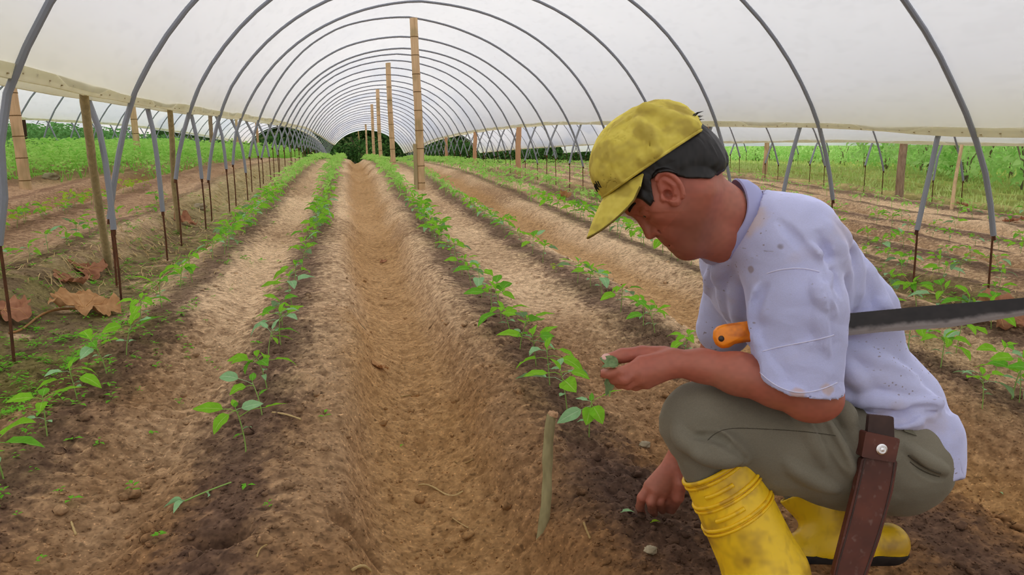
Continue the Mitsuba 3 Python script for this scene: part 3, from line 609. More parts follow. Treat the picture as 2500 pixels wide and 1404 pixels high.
# ---------------------------------------------------------------- weeds, bushes and the forest
def leaf_cloud(seed, n, rx, ry, z0, z1, L, lm=(3, 3), fill=.6):
    rg = np.random.default_rng(seed); ms = []
    for i in range(n):
        d = unit(rg.normal(size=3)); rr = rg.uniform(fill, 1.0); p = V([d[0] * rx, d[1] * ry, 0]) * rr; z = z0 + (z1 - z0) * (.5 + .5 * d[2] * rr)
        az = rg.uniform(0, 6.28); el = rg.uniform(-.9, .6); l = L * rg.uniform(.6, 1.35)
        ms.append(leaf_mesh((p[0], p[1], z), V([math.cos(az) * math.cos(el), math.sin(az) * math.cos(el), math.sin(el)]), l, l * .5, rg.uniform(.2, 1.2), .2, 0, lm[0], lm[1], rg.uniform(-1, 1), 0))
    return cat_mesh(ms)
rg = np.random.default_rng(77)
bushes = [(leaf_cloud(80 + i, 420, .95, .95, .05, 1.35, .16), [tube([[0, 0, -.1], [.1 * math.cos(a), .1 * math.sin(a), .5], [.4 * math.cos(a), .4 * math.sin(a), 1.0]], [.02, .015, .008], 5, False) for a in (0.3, 2.2, 4.5)]) for i in range(4)]
bush_ply = [(ply(b_[0], 'leaf_bush', smooth=True), ply(cat_mesh(b_[1]), 'trunk', smooth=True)) for b_ in bushes]
spots = [(x, y) for x in np.arange(12.5, 44, 1.5) for y in (0,)]
nb = 0
for i in range(96):
    u_ = i / 96; ybase = 13 + u_ * 42; x = 13.6 + 0.30 * (ybase - 13) + (i % 3) * 2.1 + rg.uniform(-.6, .6); y = ybase + rg.uniform(-1, 1)
    p = V([x, y, float(gz(x, y, False))]); tw = place(p, rg.uniform(0, 360), rg.uniform(.8, 1.35))
    t = thing('bush', 'light green leafy bush beyond the planted rows on the right', 'bush', 'bushes beyond the rows on the right')
    a, b = bush_ply[i % 4]; part(t, 'foliage', moved(a, tw)); part(t, 'stem', moved(b, tw))
gr = []
for i in range(9000):
    y = rg.uniform(9, 46); x = 10.2 + .055 * max(y - 10, 0) + abs(rg.normal(0, 1)) * 2.2 * (1 + .03 * y); h = rg.uniform(.05, .16) * (1.5 if x > 13 + .3 * (y - 13) else 1)
    p = V([x, y, float(gz(x, y, False)) - .01]); az = rg.uniform(0, 6.28); b = V([math.cos(az), math.sin(az), 0]); w = .012 + .0006 * y
    gr.append((np.array([p - b * w, p + b * w, p + V([rg.normal(0, .3) * h, rg.normal(0, .3) * h, h])]), np.array([[0, 1, 2]])))
solo('meadow_grass', ply(cat_mesh(gr), 'grass'), 'sunlit grass and weeds in front of the bushes on the right', 'grass', None, 'stuff')
tree_leaf = [leaf_cloud(120 + i, 900, 2.4, 2.4, 1.2, 9.0, .62, fill=.3) for i in range(3)]
tree_low = [leaf_cloud(140 + i, 360, 1.5, 1.5, 0.0, 2.3, .34, fill=.4) for i in range(3)]
tl = [ply(m_, 'leaf_tree', smooth=True) for m_ in tree_leaf]; ll = [ply(m_, 'leaf_tree', smooth=True) for m_ in tree_low]
for i in range(54):
    x = -40 + 1.75 * i + rg.uniform(-.6, .6); y = 71 + 9 * ((i * 7) % 5) / 4 + rg.uniform(-1, 1) - (0.10 * max(x - 8, 0))
    p = V([x, y, float(gz(x, y, False))]); s = rg.uniform(.85, 1.25)
    t = thing('forest_tree', 'dark green forest tree behind the far end of the tunnels', 'tree', 'forest trees behind the tunnels'); rz = rg.uniform(0, 360)
    part(t, 'crown', moved(tl[i % 3], place(p, rz, s)))
    q = tube([p - [0, 0, .3], p + [.1 * math.sin(i), .1, 2.5], p + [.25 * math.sin(i * 3), .1, 6.5]], [.14, .11, .06], 7)
    part(t, 'trunk', ply(q, 'trunk', smooth=True))
for i in range(70):
    x = -34 + 1.0 * i + rg.uniform(-.5, .5); y = 66.5 + 4 * ((i * 3) % 4) / 3 - (0.10 * max(x - 8, 0)); p = V([x, y, float(gz(x, y, False))])
    solo('undergrowth_shrub', moved(ll[i % 3], place(p, rg.uniform(0, 360), rg.uniform(.8, 1.3))), 'dark undergrowth shrub at the foot of the forest', 'shrub', 'undergrowth at the foot of the forest')
p = on(1.0, 68.5); solo('pale_trunk', ply(tube([p - [0, 0, .3], p + [-.15, 0, 1.5], p + [-.35, 0, 4.5]], [.06, .055, .05], 7), 'straw', smooth=True), 'slim pale trunk standing in the forest opening at the tunnel\'s end', 'tree trunk')

# ---------------------------------------------------------------- what lies on the ground: weeds, straw, clods, stones, sticks, dry leaves
sp = []
for i in range(2600):
    if i % 3 == 0: continue
    if i < 1900: x, y = -1.75 + rg.normal(0, .45), 2.0 + rg.exponential(3.2)
    elif i < 2300: x, y = 4.25 + rg.normal(0, .35), 2.5 + rg.exponential(4)
    else: x, y = rg.uniform(-2.2, -.95), rg.uniform(2.0, 4.5)
    if y > 14: continue
    p = on(x, y, .002); n_ = int(rg.integers(3, 7)); L = rg.uniform(.010, .028) * (1 + .05 * y)
    for k in range(n_):
        az = 6.28 * k / n_ + rg.uniform(-.4, .4); sp.append(leaf_mesh(p + V([0, 0, rg.uniform(.004, .025)]), V([math.cos(az), math.sin(az), rg.uniform(.1, .9)]), L, L * .6, .6, .2, .004, 3, 3, 0, 0))
solo('weed_sprouts', ply(cat_mesh(sp), 'leaf_mid', smooth=True), 'tiny green weed sprouts spread over the mossy soil along the drains', 'weeds', None, 'stuff')
stw = []
for i in range(2600):
    if i < 1900: x, y = -1.75 + rg.normal(0, .40), 5.5 + rg.exponential(6.0)
    else: x, y = 4.3 + rg.normal(0, .3), 3 + rg.exponential(4)
    if y > 32: continue
    L = rg.uniform(.04, .16); az = rg.uniform(0, 6.28); b = V([math.cos(az), math.sin(az), 0]) * L / 2; w = V([-b[1], b[0], 0]) / L * 2 * (.0016 + .00025 * y)
    p = on(x, y, .012); e1, e2 = on(*(p - b)[:2], .01), on(*(p + b)[:2], .014 + rg.uniform(0, .03))
    stw.append((np.array([e1 - w, e1 + w, p - w + [0, 0, .008], p + w + [0, 0, .008], e2 - w * .4, e2 + w * .4]), np.array([[0, 1, 3], [0, 3, 2], [2, 3, 5], [2, 5, 4]])))
solo('dry_straw', ply(cat_mesh(stw), 'straw'), 'pale straw and dead grass strewn along the drains', 'straw', None, 'stuff')
ico = [trimesh.creation.icosphere(subdivisions=1 + (i > 2)) for i in range(5)]; rocks = []
for i, m_ in enumerate(ico):
    v = m_.vertices * (1 + 0.9 * (meshkit.noise(m_.vertices * 1.7 + 7 * i, 30 + i)[:, None] - .5) + .55 * (meshkit.noise(m_.vertices * 4 + 3 * i, 50 + i)[:, None] - .5)); rocks.append((v * V([1, .85, .68]), m_.faces))
tiny = []
for i in range(3):
    m_ = trimesh.creation.icosphere(subdivisions=0); tiny.append((m_.vertices * (1 + .7 * (meshkit.noise(m_.vertices * 2.3 + 5 * i, 90 + i)[:, None] - .5)) * V([1, .9, .75]), m_.faces))
cl, small = [], []
for i in range(38000):
    x = rg.uniform(-2.3, 3.4); y = 1.5 + rg.exponential(1.5); u_ = min(abs(x - r) for r in ROWX)
    if y > 6.5 or (rg.random() > (.9 if u_ < .2 else .6)) or (0.0 < x < .45 and rg.random() < .35): continue
    big_ = i % 13 == 0; r = min(.0042 * (1 - rg.random()) ** -.55, .020) if big_ else rg.uniform(.0018, .0048); m_ = rocks[i % 3] if big_ else tiny[i % 3]
    a = rg.uniform(0, 6.28); c, s_ = math.cos(a), math.sin(a); (cl if big_ else small).append((m_[0] @ np.array([[c, s_, 0], [-s_, c, 0], [0, 0, 1]]) * r + V([x, y, r * .25]), m_[1]))
def settle(ms):
    v, f = cat_mesh(ms); n_ = np.cumsum([0] + [len(m_[0]) for m_ in ms])[:-1]; c_ = np.array([m_[0][:, :2].mean(0) for m_ in ms]); z = gz(c_[:, 0], c_[:, 1])
    v[:, 2] += np.repeat(z, [len(m_[0]) for m_ in ms]); return v, f
part(solo('soil_crumbs', ply(settle(cl), 'soil', smooth=True), 'loose crumbs and clods of brown soil scattered over the beds', 'soil crumbs', None, 'stuff'), 'grit', ply(settle(small), 'soil'), None, 'stuff')
mat('stone', principled(mikit.proc(lambda p, n, uv: M_.mix(srgb(120, 108, 88), srgb(190, 176, 146), M_.fbm(p.x * 25, p.y * 25, p.z * 25, 3))), 0.8, .2))
for x, y, wpx, lab in ((125, 437, 30, 'rounded pale stone before the green crop beside the bamboo prop'), (488, 508, 24, 'grey stone behind the curled reddish leaf by the left drain'), (1574, 1082, 22, 'small grey stone on the soil left of the man\'s knee'),
                       (1588, 1352, 26, 'whitish stone below the man\'s lower hand'), (1480, 1374, 24, 'brown clod near the bottom edge beside the boot'), (1560, 1258, 16, 'small pebble just left of the fingertips'), (797, 1102, 20, 'dark round clod on the left shoulder of the furrow'),
                       (735, 1098, 22, 'pale lump of soil between the left row and the furrow'), (1348, 1297, 15, 'clod at the foot of the upright stick'), (1362, 1122, 20, 'reddish clod right of the upright stick'), (1470, 1222, 18, 'grey clod on the dark soil near the hand')):
    p = gpoint(x, y); D = (p - EYE) @ FW; r = wpx * D / FPX * .5; i = (x * 7 + y) % 2
    solo('stone', ply((rocks[3 + i][0] * r * 1.15 + p + [0, 0, r * .3], rocks[3 + i][1]), 'stone' if 'stone' in lab or 'pebble' in lab else 'soil', smooth=True), lab, 'stone' if 'stone' in lab or 'pebble' in lab else 'clod')
for pts_, r, lab in (([(1022, 1190), (1050, 1196), (1080, 1205), (1130, 1211)], .0035, 'crooked pale stick lying in the central furrow'), ([(665, 1017), (700, 1021), (735, 1030)], .003, 'thin straw-coloured stick behind the nearest seedling on the left'),
                   ([(980, 973), (1000, 968), (1022, 963)], .003, 'short brown twig across the furrow above the dry leaf'), ([(1425, 1285), (1432, 1300), (1441, 1318)], .003, 'pale twig at the right of the upright stick\'s foot'), ([(172, 1272), (178, 1290), (186, 1312)], .003, 'pale twig on the bare soil at lower left'),
                   ([(1105, 1270), (1125, 1280), (1143, 1298)], .002, 'fine root thread in the lower furrow'), ([(1110, 1130), (1140, 1134), (1155, 1130)], .002, 'short thin twig on the right wall of the furrow'), ([(2245, 712), (2290, 722), (2330, 742)], .006, 'reddish dry leaf stalk above the machete blade'),
                   ([(860, 1398), (885, 1396), (905, 1401)], .004, 'reddish twig at the bottom edge of the picture'), ([(628, 1365), (640, 1345), (652, 1335)], .002, 'thin straw near the hole at the bottom left')):
    q = [gpoint(*a) + [0, 0, r * 1.5 + .002] for a in pts_]
    solo('twig', ply(tube(spline(q, 12), r * (1 + .15 * np.sin(np.arange(12) * 2.0)), 6), 'straw', smooth=True), lab, 'twig')

# big dry leaves
def dry_mat(key, a, b):
    scene['mat_' + key] = {'type': 'principledthin', 'base_color': mikit.proc(lambda p, n, uv: M_.mix(srgb(*a), srgb(*b), M_.fbm(p.x * 22, p.y * 22, p.z * 22, 3))), 'roughness': .7, 'diff_trans': .25, 'eta': 1.3, 'spec_trans': 0.0}
dry_mat('dry_tan', (150, 104, 66), (218, 174, 126)); dry_mat('dry_red', (128, 82, 62), (196, 144, 112))
mat('dry_rib', principled(srgb(196, 152, 102), .7, .2)); mat('dry_stalk', principled(srgb(160, 118, 74), .7, .2))
def dry_leaf(c, R, az, label, m, lobes=7, lift=.30, curl=.9, seed=0, stalk=None, squash=.8, tiltv=.25):
    rg = np.random.default_rng(seed); nr, na = 16, 140; th = np.linspace(-2.75, 2.75, na); rr = np.linspace(.02, 1, nr)
    T_, R_ = np.meshgrid(th, rr, indexing='ij'); lob = np.abs(np.cos((T_ + 2.75) / 5.5 * np.pi * lobes - np.pi / 2)); lob = 1 - lob
    prof = .80 + .20 * (1 - lob ** 1.5) ; rad = R * R_ * (1 + (prof - 1) * R_ ** 1.2) * (1 - .15 * np.abs(T_) / 2.75)
    X, Y = rad * np.cos(T_), rad * np.sin(T_) * squash
    pleat = np.cos((T_ + 2.75) / 5.5 * np.pi * lobes * 2) * .05 * R * R_
    Pn = np.stack([X / R, Y / R, T_ * 0 + seed], -1)
    Z = pleat + lift * R * (meshkit.noise(Pn * 2.1, 70 + seed) - .35) * 1.6 * R_ + .30 * R * (meshkit.noise(Pn * 5, 71 + seed) - .5) * R_ + .12 * R * (meshkit.noise(Pn * 12, 72 + seed) - .5) * R_ + curl * R * .35 * np.clip(R_ - .55, 0, 1) ** 1.5 * np.sin(T_ * 2.3 + seed)
    X = X * (1 - .18 * curl * R_ ** 2) + .03 * R * np.sin(T_ * 9)
    Z = Z + tiltv * Y + .02 * R
    ca, sa = math.cos(az), math.sin(az); P = np.stack([c[0] + X * ca - Y * sa, c[1] + X * sa + Y * ca, Z], -1)
    ground = gz(P[..., 0], P[..., 1]); P[..., 2] = np.maximum(ground + .006 + .004 * R_, c[2] + P[..., 2] - 0 * ground)
    t = thing('dry_leaf', label, 'dry leaf'); part(t, 'blade', ply((P.reshape(-1, 3), grid_faces(na, nr)), m, smooth=True))
    for q in range(lobes):
        i = int(np.argmin(np.abs(th - (-2.75 + 5.5 * (q + .5) / lobes)))); line = P[i, :15] + [0, 0, .0015 * R / .2]
        part(t, 'rib', ply(tube(line, np.linspace(.011, .003, 15) * R, 6), 'dry_rib', smooth=True))
    if stalk is not None:
        part(t, 'stalk', ply(tube(spline(stalk, 14), np.linspace(.006, .008, 14), 7), 'dry_stalk', smooth=True))
g1 = gpoint(205, 768)
dry_leaf(g1 + [0, .02, .03], .265, 1.15, 'large crumpled tan dry leaf with a long stalk on the mossy soil at left', 'dry_tan', 8, .36, .7, 3, [gpoint(22, 815) + [0, 0, .01], gpoint(85, 786) + [0, 0, .02], gpoint(150, 768) + [0, 0, .03], g1 + [0, 0, .03]])
dry_leaf(gpoint(170, 700) + [0, .05, .02], .15, 2.5, 'smaller curled brown leaf just behind the large dry leaf', 'dry_red', 6, .5, 1.2, 5)
dry_leaf(gpoint(12, 772) + [0, 0, .03], .17, .4, 'reddish dry leaf cut off by the left edge of the picture', 'dry_red', 6, .4, 1.0, 6)
dry_leaf(gpoint(212, 668) + [0, 0, .03], .19, .5, 'folded reddish dry leaf beside the foot of the grey wooden post', 'dry_red', 6, .45, 1.2, 8)
dry_leaf(gpoint(455, 552) + [0, 0, .05], .17, 1.8, 'curled reddish-brown leaf beside the third hoop\'s bar on the left', 'dry_red', 6, .7, 1.6, 9)
dry_leaf(gpoint(1380, 490) + [0, 0, .05], .15, 2.2, 'curled tan leaf lying between two rows left of the cap', 'dry_tan', 6, .7, 1.6, 11)
dry_leaf(gpoint(2440, 795) + [0, 0, .04], .22, .3, 'crumpled brown leaf on the drain behind the machete blade', 'dry_red', 7, .5, 1.1, 12)
dry_leaf(gpoint(2350, 508) + [0, 0, .03], .12, 1.3, 'small reddish leaf by the thin tan pole on the right', 'dry_red', 5, .6, 1.2, 14)
dry_leaf(gpoint(2478, 545) + [0, 0, .04], .2, 2.9, 'brown dry leaf at the right edge behind the nearest hoop', 'dry_red', 6, .5, 1.2, 15)
dry_leaf(gpoint(930, 906) + [0, 0, .004], .055, 2.6, 'small torn pale leaf lying on the floor of the central furrow', 'dry_tan', 4, .4, 1.0, 16)
dry_leaf(gpoint(935, 640) + [0, 0, .004], .05, .2, 'small brown leaf farther along the central furrow', 'dry_red', 4, .4, 1.0, 17)

# the planting stick
b = gpoint(1322, 1298); D = (b - EYE) @ FW; top = pix(1350, 1012, D + .02)
s = np.linspace(-.12, 1, 30); P = b + (top - b) * s[:, None]; P += RT * (.006 * np.sin(s * 5 + .6))[:, None]
v, f = tube(P, .0146 * (1 + .06 * np.sin(s * 11) + .05 * np.sin(s * 23)) , 14)
v = v + (meshkit.noise(v * V([60, 60, 14]), 3)[:, None] - .5) * .003
mat('stick', principled(mikit.proc(lambda p, n, uv: M_.mix(srgb(118, 110, 76), srgb(174, 164, 122), M_.fbm(p.x * 60, p.y * 60, p.z * 16, 3))), .85, .15)); mat('cutwood', principled(mikit.proc(lambda p, n, uv: M_.mix(srgb(150, 112, 80), srgb(206, 170, 134), M_.fbm(p.x * 160, p.y * 160, p.z * 160, 3))), .9, .1))
t = thing('planting_stick', 'short greenish-grey stick standing upright in the soil in front of the man', 'stick')
part(t, 'shaft', ply((v, f), 'stick', smooth=50))
ax = unit(top - b); rg = np.random.default_rng(9); ms = []
cv, cf = tube([top - ax * .006, top + ax * .004, top + ax * .009], [.0156, .0152, .010], 12); cv = cv + rg.normal(0, .0012, cv.shape)
part(t, 'cut_top', ply((cv, cf), 'cutwood'), 'frayed pale cut end')
# ---------------------------------------------------------------- the man: shapes are fields on a grid in the frame (right, up, forward)
PS = 1.17                                   # all depths below are written for a man 1.17 times nearer
def C(x, y, D): return V([(x - 1250) / FPX * D, (702 - y) / FPX * D, D])
def to_world(v): return EYE + v[:, :1] * RT + v[:, 1:2] * UP + v[:, 2:3] * FW
class Field:
    def __init__(s, lo, hi, h):
        s.lo, s.h = np.asarray(lo, float), h; s.n = np.ceil((np.asarray(hi) - s.lo) / h).astype(int) + 1
        s.D = np.full(s.n, 1.0, np.float32)
    def like(s):
        import copy
        o = copy.copy(s); o.D = np.full(s.n, 1.0, np.float32); return o
    def box(s, lo, hi):
        a = np.clip(np.floor((np.asarray(lo) - s.lo) / s.h).astype(int), 0, s.n); b = np.clip(np.ceil((np.asarray(hi) - s.lo) / s.h).astype(int) + 1, 0, s.n)
        sl = tuple(slice(i, j) for i, j in zip(a, b))
        g = np.meshgrid(*[(s.lo[k] + s.h * np.arange(a[k], b[k])).astype(np.float32) for k in range(3)], indexing='ij')
        return sl, np.stack(g, -1)
    def put(s, fn, lo, hi, k=0.0, mode='add'):
        m = max(k, 0) * 1.2 + 3 * s.h; sl, P = s.box(np.asarray(lo) - m, np.asarray(hi) + m)
        if P.size == 0: return s
        d = fn(P).astype(np.float32); A = s.D[sl]
        if mode == 'sub': A, d = -A, d
        if k > 0:
            hh = np.clip(k - np.abs(A - d), 0, None) / k; r = np.minimum(A, d) - hh * hh * k * .25
        else: r = np.minimum(A, d)
        s.D[sl] = -r if mode == 'sub' else r
        return s
    def ball(s, c, r, k=0.0, mode='add', ax=None):
        c = np.asarray(c, float); r = np.broadcast_to(np.asarray(r, float), (3,)); M = np.eye(3) if ax is None else np.array([unit(a) for a in ax])
        def f(P):
            q = (P - c.astype(np.float32)) @ M.T.astype(np.float32); k0 = np.linalg.norm(q / r, axis=-1); k1 = np.linalg.norm(q / r ** 2, axis=-1)
            return np.where(k0 < 1e-6, -r.min(), k0 * (k0 - 1) / np.maximum(k1, 1e-9))
        e = np.sqrt((M.T ** 2 @ r ** 2)); return s.put(f, c - e, c + e, k, mode)
    def cone(s, a, b, ra, rb, k=0.0, mode='add', flat=None):
        a, b = np.asarray(a, float), np.asarray(b, float); ab = b - a; L2 = ab @ ab
        def f(P):
            q = P - a.astype(np.float32); t = np.clip(q @ ab.astype(np.float32) / L2, 0, 1); w = q - t[..., None] * ab.astype(np.float32)
            if flat is not None:
                n_ = unit(flat[0]); w = w + (w @ n_.astype(np.float32))[..., None] * n_.astype(np.float32) * (flat[1] - 1)
            return np.linalg.norm(w, axis=-1) - (ra + (rb - ra) * t)
        r = max(ra, rb) * 1.05; return s.put(f, np.minimum(a, b) - r, np.maximum(a, b) + r, k, mode)
    def chain(s, pts, rs, k=0.0, mode='add', flat=None):
        for i in range(len(pts) - 1): s.cone(pts[i], pts[i + 1], rs[i], rs[i + 1], k, mode, flat)
        return s
    def pts(s):
        return np.stack(np.meshgrid(*[(s.lo[k] + s.h * np.arange(s.n[k])).astype(np.float32) for k in range(3)], indexing='ij'), -1)
    def at(s, p):
        from scipy.ndimage import map_coordinates
        return map_coordinates(s.D, ((np.asarray(p) - s.lo) / s.h).reshape(-1, 3).T, order=1, mode='nearest')
    def surf(s, x, y, d0=None, d1=None):      # depth of the first surface on the sight line through a pixel
        t = np.arange(d0 or s.lo[2] + s.h, d1 or (s.lo[2] + s.h * (s.n[2] - 2)), .0015); q = np.stack([(x - 1250) / FPX * t, (702 - y) / FPX * t, t], -1); v = s.at(q)
        i = np.argmax(v < 0); return t[i] if (v < 0).any() else None
    def mesh(s, smooth_it=0):
        D = s.D; ins = D < 0; n = D.shape
        c = np.zeros(tuple(k - 1 for k in n), np.int8)
        for i in (0, 1):
            for j in (0, 1):
                for k in (0, 1): c += ins[i:n[0] - 1 + i, j:n[1] - 1 + j, k:n[2] - 1 + k]
        cells = np.argwhere((c > 0) & (c < 8)); idx = np.full(c.shape, -1, np.int64); idx[tuple(cells.T)] = np.arange(len(cells))
        acc = np.zeros((len(cells), 3)); cnt = np.zeros(len(cells))
        for ax in range(3):
            o1, o2 = [k for k in range(3) if k != ax]
            for u in (0, 1):
                for w in (0, 1):
                    a = cells.copy(); a[:, o1] += u; a[:, o2] += w; b = a.copy(); b[:, ax] += 1
                    da, db = D[tuple(a.T)], D[tuple(b.T)]; m = (da < 0) != (db < 0); t = np.where(m, da / np.where(m, da - db, 1), 0)
                    p = a.astype(float); p[:, ax] += t; acc += p * m[:, None]; cnt += m
        v = s.lo + s.h * acc / np.maximum(cnt, 1)[:, None]; F = []
        for ax in range(3):
            o1, o2 = [(1, 2), (2, 0), (0, 1)][ax]
            sl0 = [slice(None)] * 3; sl1 = [slice(None)] * 3; sl0[ax] = slice(0, -1); sl1[ax] = slice(1, None)
            e = np.argwhere(ins[tuple(sl0)] != ins[tuple(sl1)]); e = e[(e[:, o1] > 0) & (e[:, o2] > 0) & (e[:, o1] < n[o1] - 1) & (e[:, o2] < n[o2] - 1)]
            if not len(e): continue
            q = []
            for u, w in ((1, 1), (0, 1), (0, 0), (1, 0)):
                a = e.copy(); a[:, o1] -= u; a[:, o2] -= w; q.append(idx[tuple(a.T)])
            q = np.stack(q, 1); flip = ~ins[tuple(e.T)]; q[flip] = q[flip][:, ::-1]; F.append(q)
        q = np.vstack(F); f = np.vstack([q[:, [0, 1, 2]], q[:, [0, 2, 3]]])
        for it in range(smooth_it):
            from scipy.sparse import coo_matrix
            if it == 0:
                ij = np.vstack([f[:, [0, 1]], f[:, [1, 2]], f[:, [2, 0]]]); A = coo_matrix((np.ones(len(ij) * 2), (np.r_[ij[:, 0], ij[:, 1]], np.r_[ij[:, 1], ij[:, 0]])), shape=(len(v),) * 2).tocsr(); A.data[:] = 1; dg = np.asarray(A.sum(1)).ravel()
            v = v + (.5 if it % 2 == 0 else -.52) * ((A @ v) / np.maximum(dg, 1)[:, None] - v)
        return v, f
def K(x, y, D): return C(x, y, D * PS)
def Kp(lst): return [K(*q) for q in lst]
DEPTH = V([0, 0, 1.0])

# ---- head frame: f towards the face, u towards the crown, s away from the camera
HO = K(1595, 395, 1.42); HF = V([-.61, -.79, 0]); HU = V([-.79, .61, 0]); HS_ = V([0, 0, 1.0])
def Hd(f, u, s=0.0): return HO + PS * (f * HF + u * HU + s * HS_)
def hlocal(v):
    q = (v - HO) / PS; return q @ HF, q @ HU, q @ HS_
HAX = (HF, HU, HS_)
def build_head(h=0.0024):
    lo = np.minimum(Hd(.2, -.2), Hd(-.2, .12)); hi = np.maximum(Hd(.2, -.2), Hd(-.2, .12))
    F_ = Field([K(1470, 0, 1.42)[0], K(0, 720, 1.5)[1], (1.42 - .105) * PS], [K(1860, 0, 1.5)[0], K(0, 265, 1.42)[1], (1.42 + .17) * PS], h)
    e = lambda f, u, s, rf, ru, rs, k=.02, mode='add': F_.ball(Hd(f, u, s), PS * V([rf, ru, rs]), k * PS, mode, HAX)
    c = lambda a, b, ra, rb, k=.01, mode='add': F_.cone(Hd(*a), Hd(*b), ra * PS, rb * PS, k * PS, mode)
    e(0, 0, 0, .091, .084, .073, 0); e(-.035, -.045, 0, .060, .062, .062, .03); e(.040, -.070, 0, .054, .082, .056, .04)
    for s in (-1, 1):
        c((.000, -.100, s * .046), (.078, -.138, s * .012), .021, .019, .03)
        e(.062, -.060, s * .041, .024, .022, .020, .03)
        c((.086, -.022, s * .006), (.070, -.022, s * .046), .013, .011, .015)
        e(.082, -.100, s * .016, .016, .022, .016, .02)
    e(.086, -.139, 0, .017, .017, .020, .02)
    e(.078, -.108, 0, .020, .030, .027, .02)
    c((.089, -.030, 0), (.101, -.066, 0), .008, .0095, .010); e(.1045, -.0745, 0, .0115, .0105, .0115, .006)
    for s in (-1, 1):
        e(.0955, -.0785, s * .0125, .0095, .0085, .0075, .006)
        e(.092, -.0425, s * .033, .013, .011, .015, .012, 'sub'); e(.081, -.043, s * .032, .0125, .0125, .0125, .003)
        c((.0915, -.0375, s * .020), (.082, -.0385, s * .046), .0042, .004, .005)
        c((.0900, -.0490, s * .022), (.081, -.0500, s * .044), .0034, .003, .006)
        e(.1005, -.0865, s * .0075, .0065, .0035, .0034, .002, 'sub')
        c((.094, -.083, s * .020), (.084, -.110, s * .030), .0022, .0022, .007, 'sub')       # fold from nose to mouth
    c((.0945, -.1045, -.014), (.0975, -.1065, 0), .0052, .0062, .006); c((.0975, -.1065, 0), (.0945, -.1045, .014), .0062, .0052, .006)
    c((.0925, -.1215, -.013), (.0960, -.1220, 0), .0055, .0072, .006); c((.0960, -.1220, 0), (.0925, -.1215, .013), .0072, .0055, .006)
    e(.100, -.1138, 0, .012, .0016, .024, .002, 'sub'); e(.1005, -.131, 0, .006, .005, .016, .008, 'sub')
    # neck
    F_.chain(Kp([(1680, 470, 1.43), (1745, 530, 1.47), (1830, 600, 1.54)]), V([.058, .060, .070]) * PS, .03 * PS)
    F_.cone(K(1690, 585, 1.42), K(1790, 600, 1.47), .020 * PS, .035 * PS, .035 * PS)
    F_.cone(K(1650, 520, 1.385), K(1790, 590, 1.44), .012 * PS, .016 * PS, .02 * PS)
    # ears
    for s in (-1, 1):
        ec = Hd(.0415, -.045, s * .0725); e1 = unit(HU * .93 - HF * .30 + 0 * HS_); e2 = unit(-HF * .93 - HU * .30); e3 = HS_ * s
        e2 = unit(e2 + .38 * e3); e3 = unit(np.cross(e1, e2)); e3 = e3 if e3 @ (HS_ * s) > 0 else -e3
        F_.ball(ec + e2 * .006 * PS, PS * V([.030, .0185, .0050]), .004 * PS, 'add', (e1, e2, e3))
        F_.ball(ec - e1 * .022 * PS + e2 * .001 * PS + e3 * .002 * PS, PS * V([.011, .0085, .0060]), .006 * PS, 'add', (e1, e2, e3))
        F_.ball(ec + e2 * .004 * PS + e3 * .0055 * PS - e1 * .002 * PS, PS * V([.0195, .0105, .0052]), .003 * PS, 'sub', (e1, e2, e3))
        F_.ball(ec - e2 * .003 * PS + e3 * .003 * PS - e1 * .007 * PS, PS * V([.0095, .0075, .014]), .002 * PS, 'sub', (e1, e2, e3))
        ring = [ec + e1 * .0295 * PS * math.cos(a) + e2 * (.006 + .0185 * math.sin(a)) * PS + e3 * .0035 * PS for a in np.linspace(-.55, 2.55, 16)]
        F_.chain(ring, np.full(16, .0040 * PS), .002 * PS)
        F_.chain([ec + e1 * .017 * PS + e2 * .007 * PS + e3 * .002 * PS, ec + e2 * .0145 * PS + e3 * .003 * PS, ec - e1 * .013 * PS + e2 * .008 * PS + e3 * .003 * PS], np.full(3, .0028 * PS), .004 * PS)
        F_.ball(ec - e2 * .0135 * PS - e1 * .008 * PS + e3 * .001 * PS, PS * V([.006, .004, .005]), .004 * PS, 'add', (e1, e2, e3))
    # creases of the bent neck
    for a in ([(1758, 470, 1.40), (1770, 530, 1.385), (1762, 590, 1.385)], [(1795, 455, 1.44), (1803, 520, 1.41), (1785, 570, 1.40)]):
        pass
    return F_
HEADF = build_head()
head_m = HEADF.mesh(2)

def hand_field(F_, wrist, mcps, fingers, thumb, sc):
    for i, m in enumerate(mcps):
        w = wrist[0] + (wrist[1] - wrist[0]) * (i / 3.0)
        F_.cone(w, m, .0150 * sc, (.0128, .0130, .0122, .0112)[i] * sc, .012 * sc)
    for i, (m, ch) in enumerate(zip(mcps, fingers)):
        r = ((.0105, .0098, .0088, .0080), (.0108, .0100, .0090, .0080), (.0100, .0094, .0086, .0076), (.0090, .0084, .0076, .0068))[i]
        F_.chain([m] + ch, V(r[:len(ch) + 1]) * sc, .0035 * sc)
    F_.chain(thumb, V([.0165, .0135, .0120, .0098]) * sc, .005 * sc)
    return F_
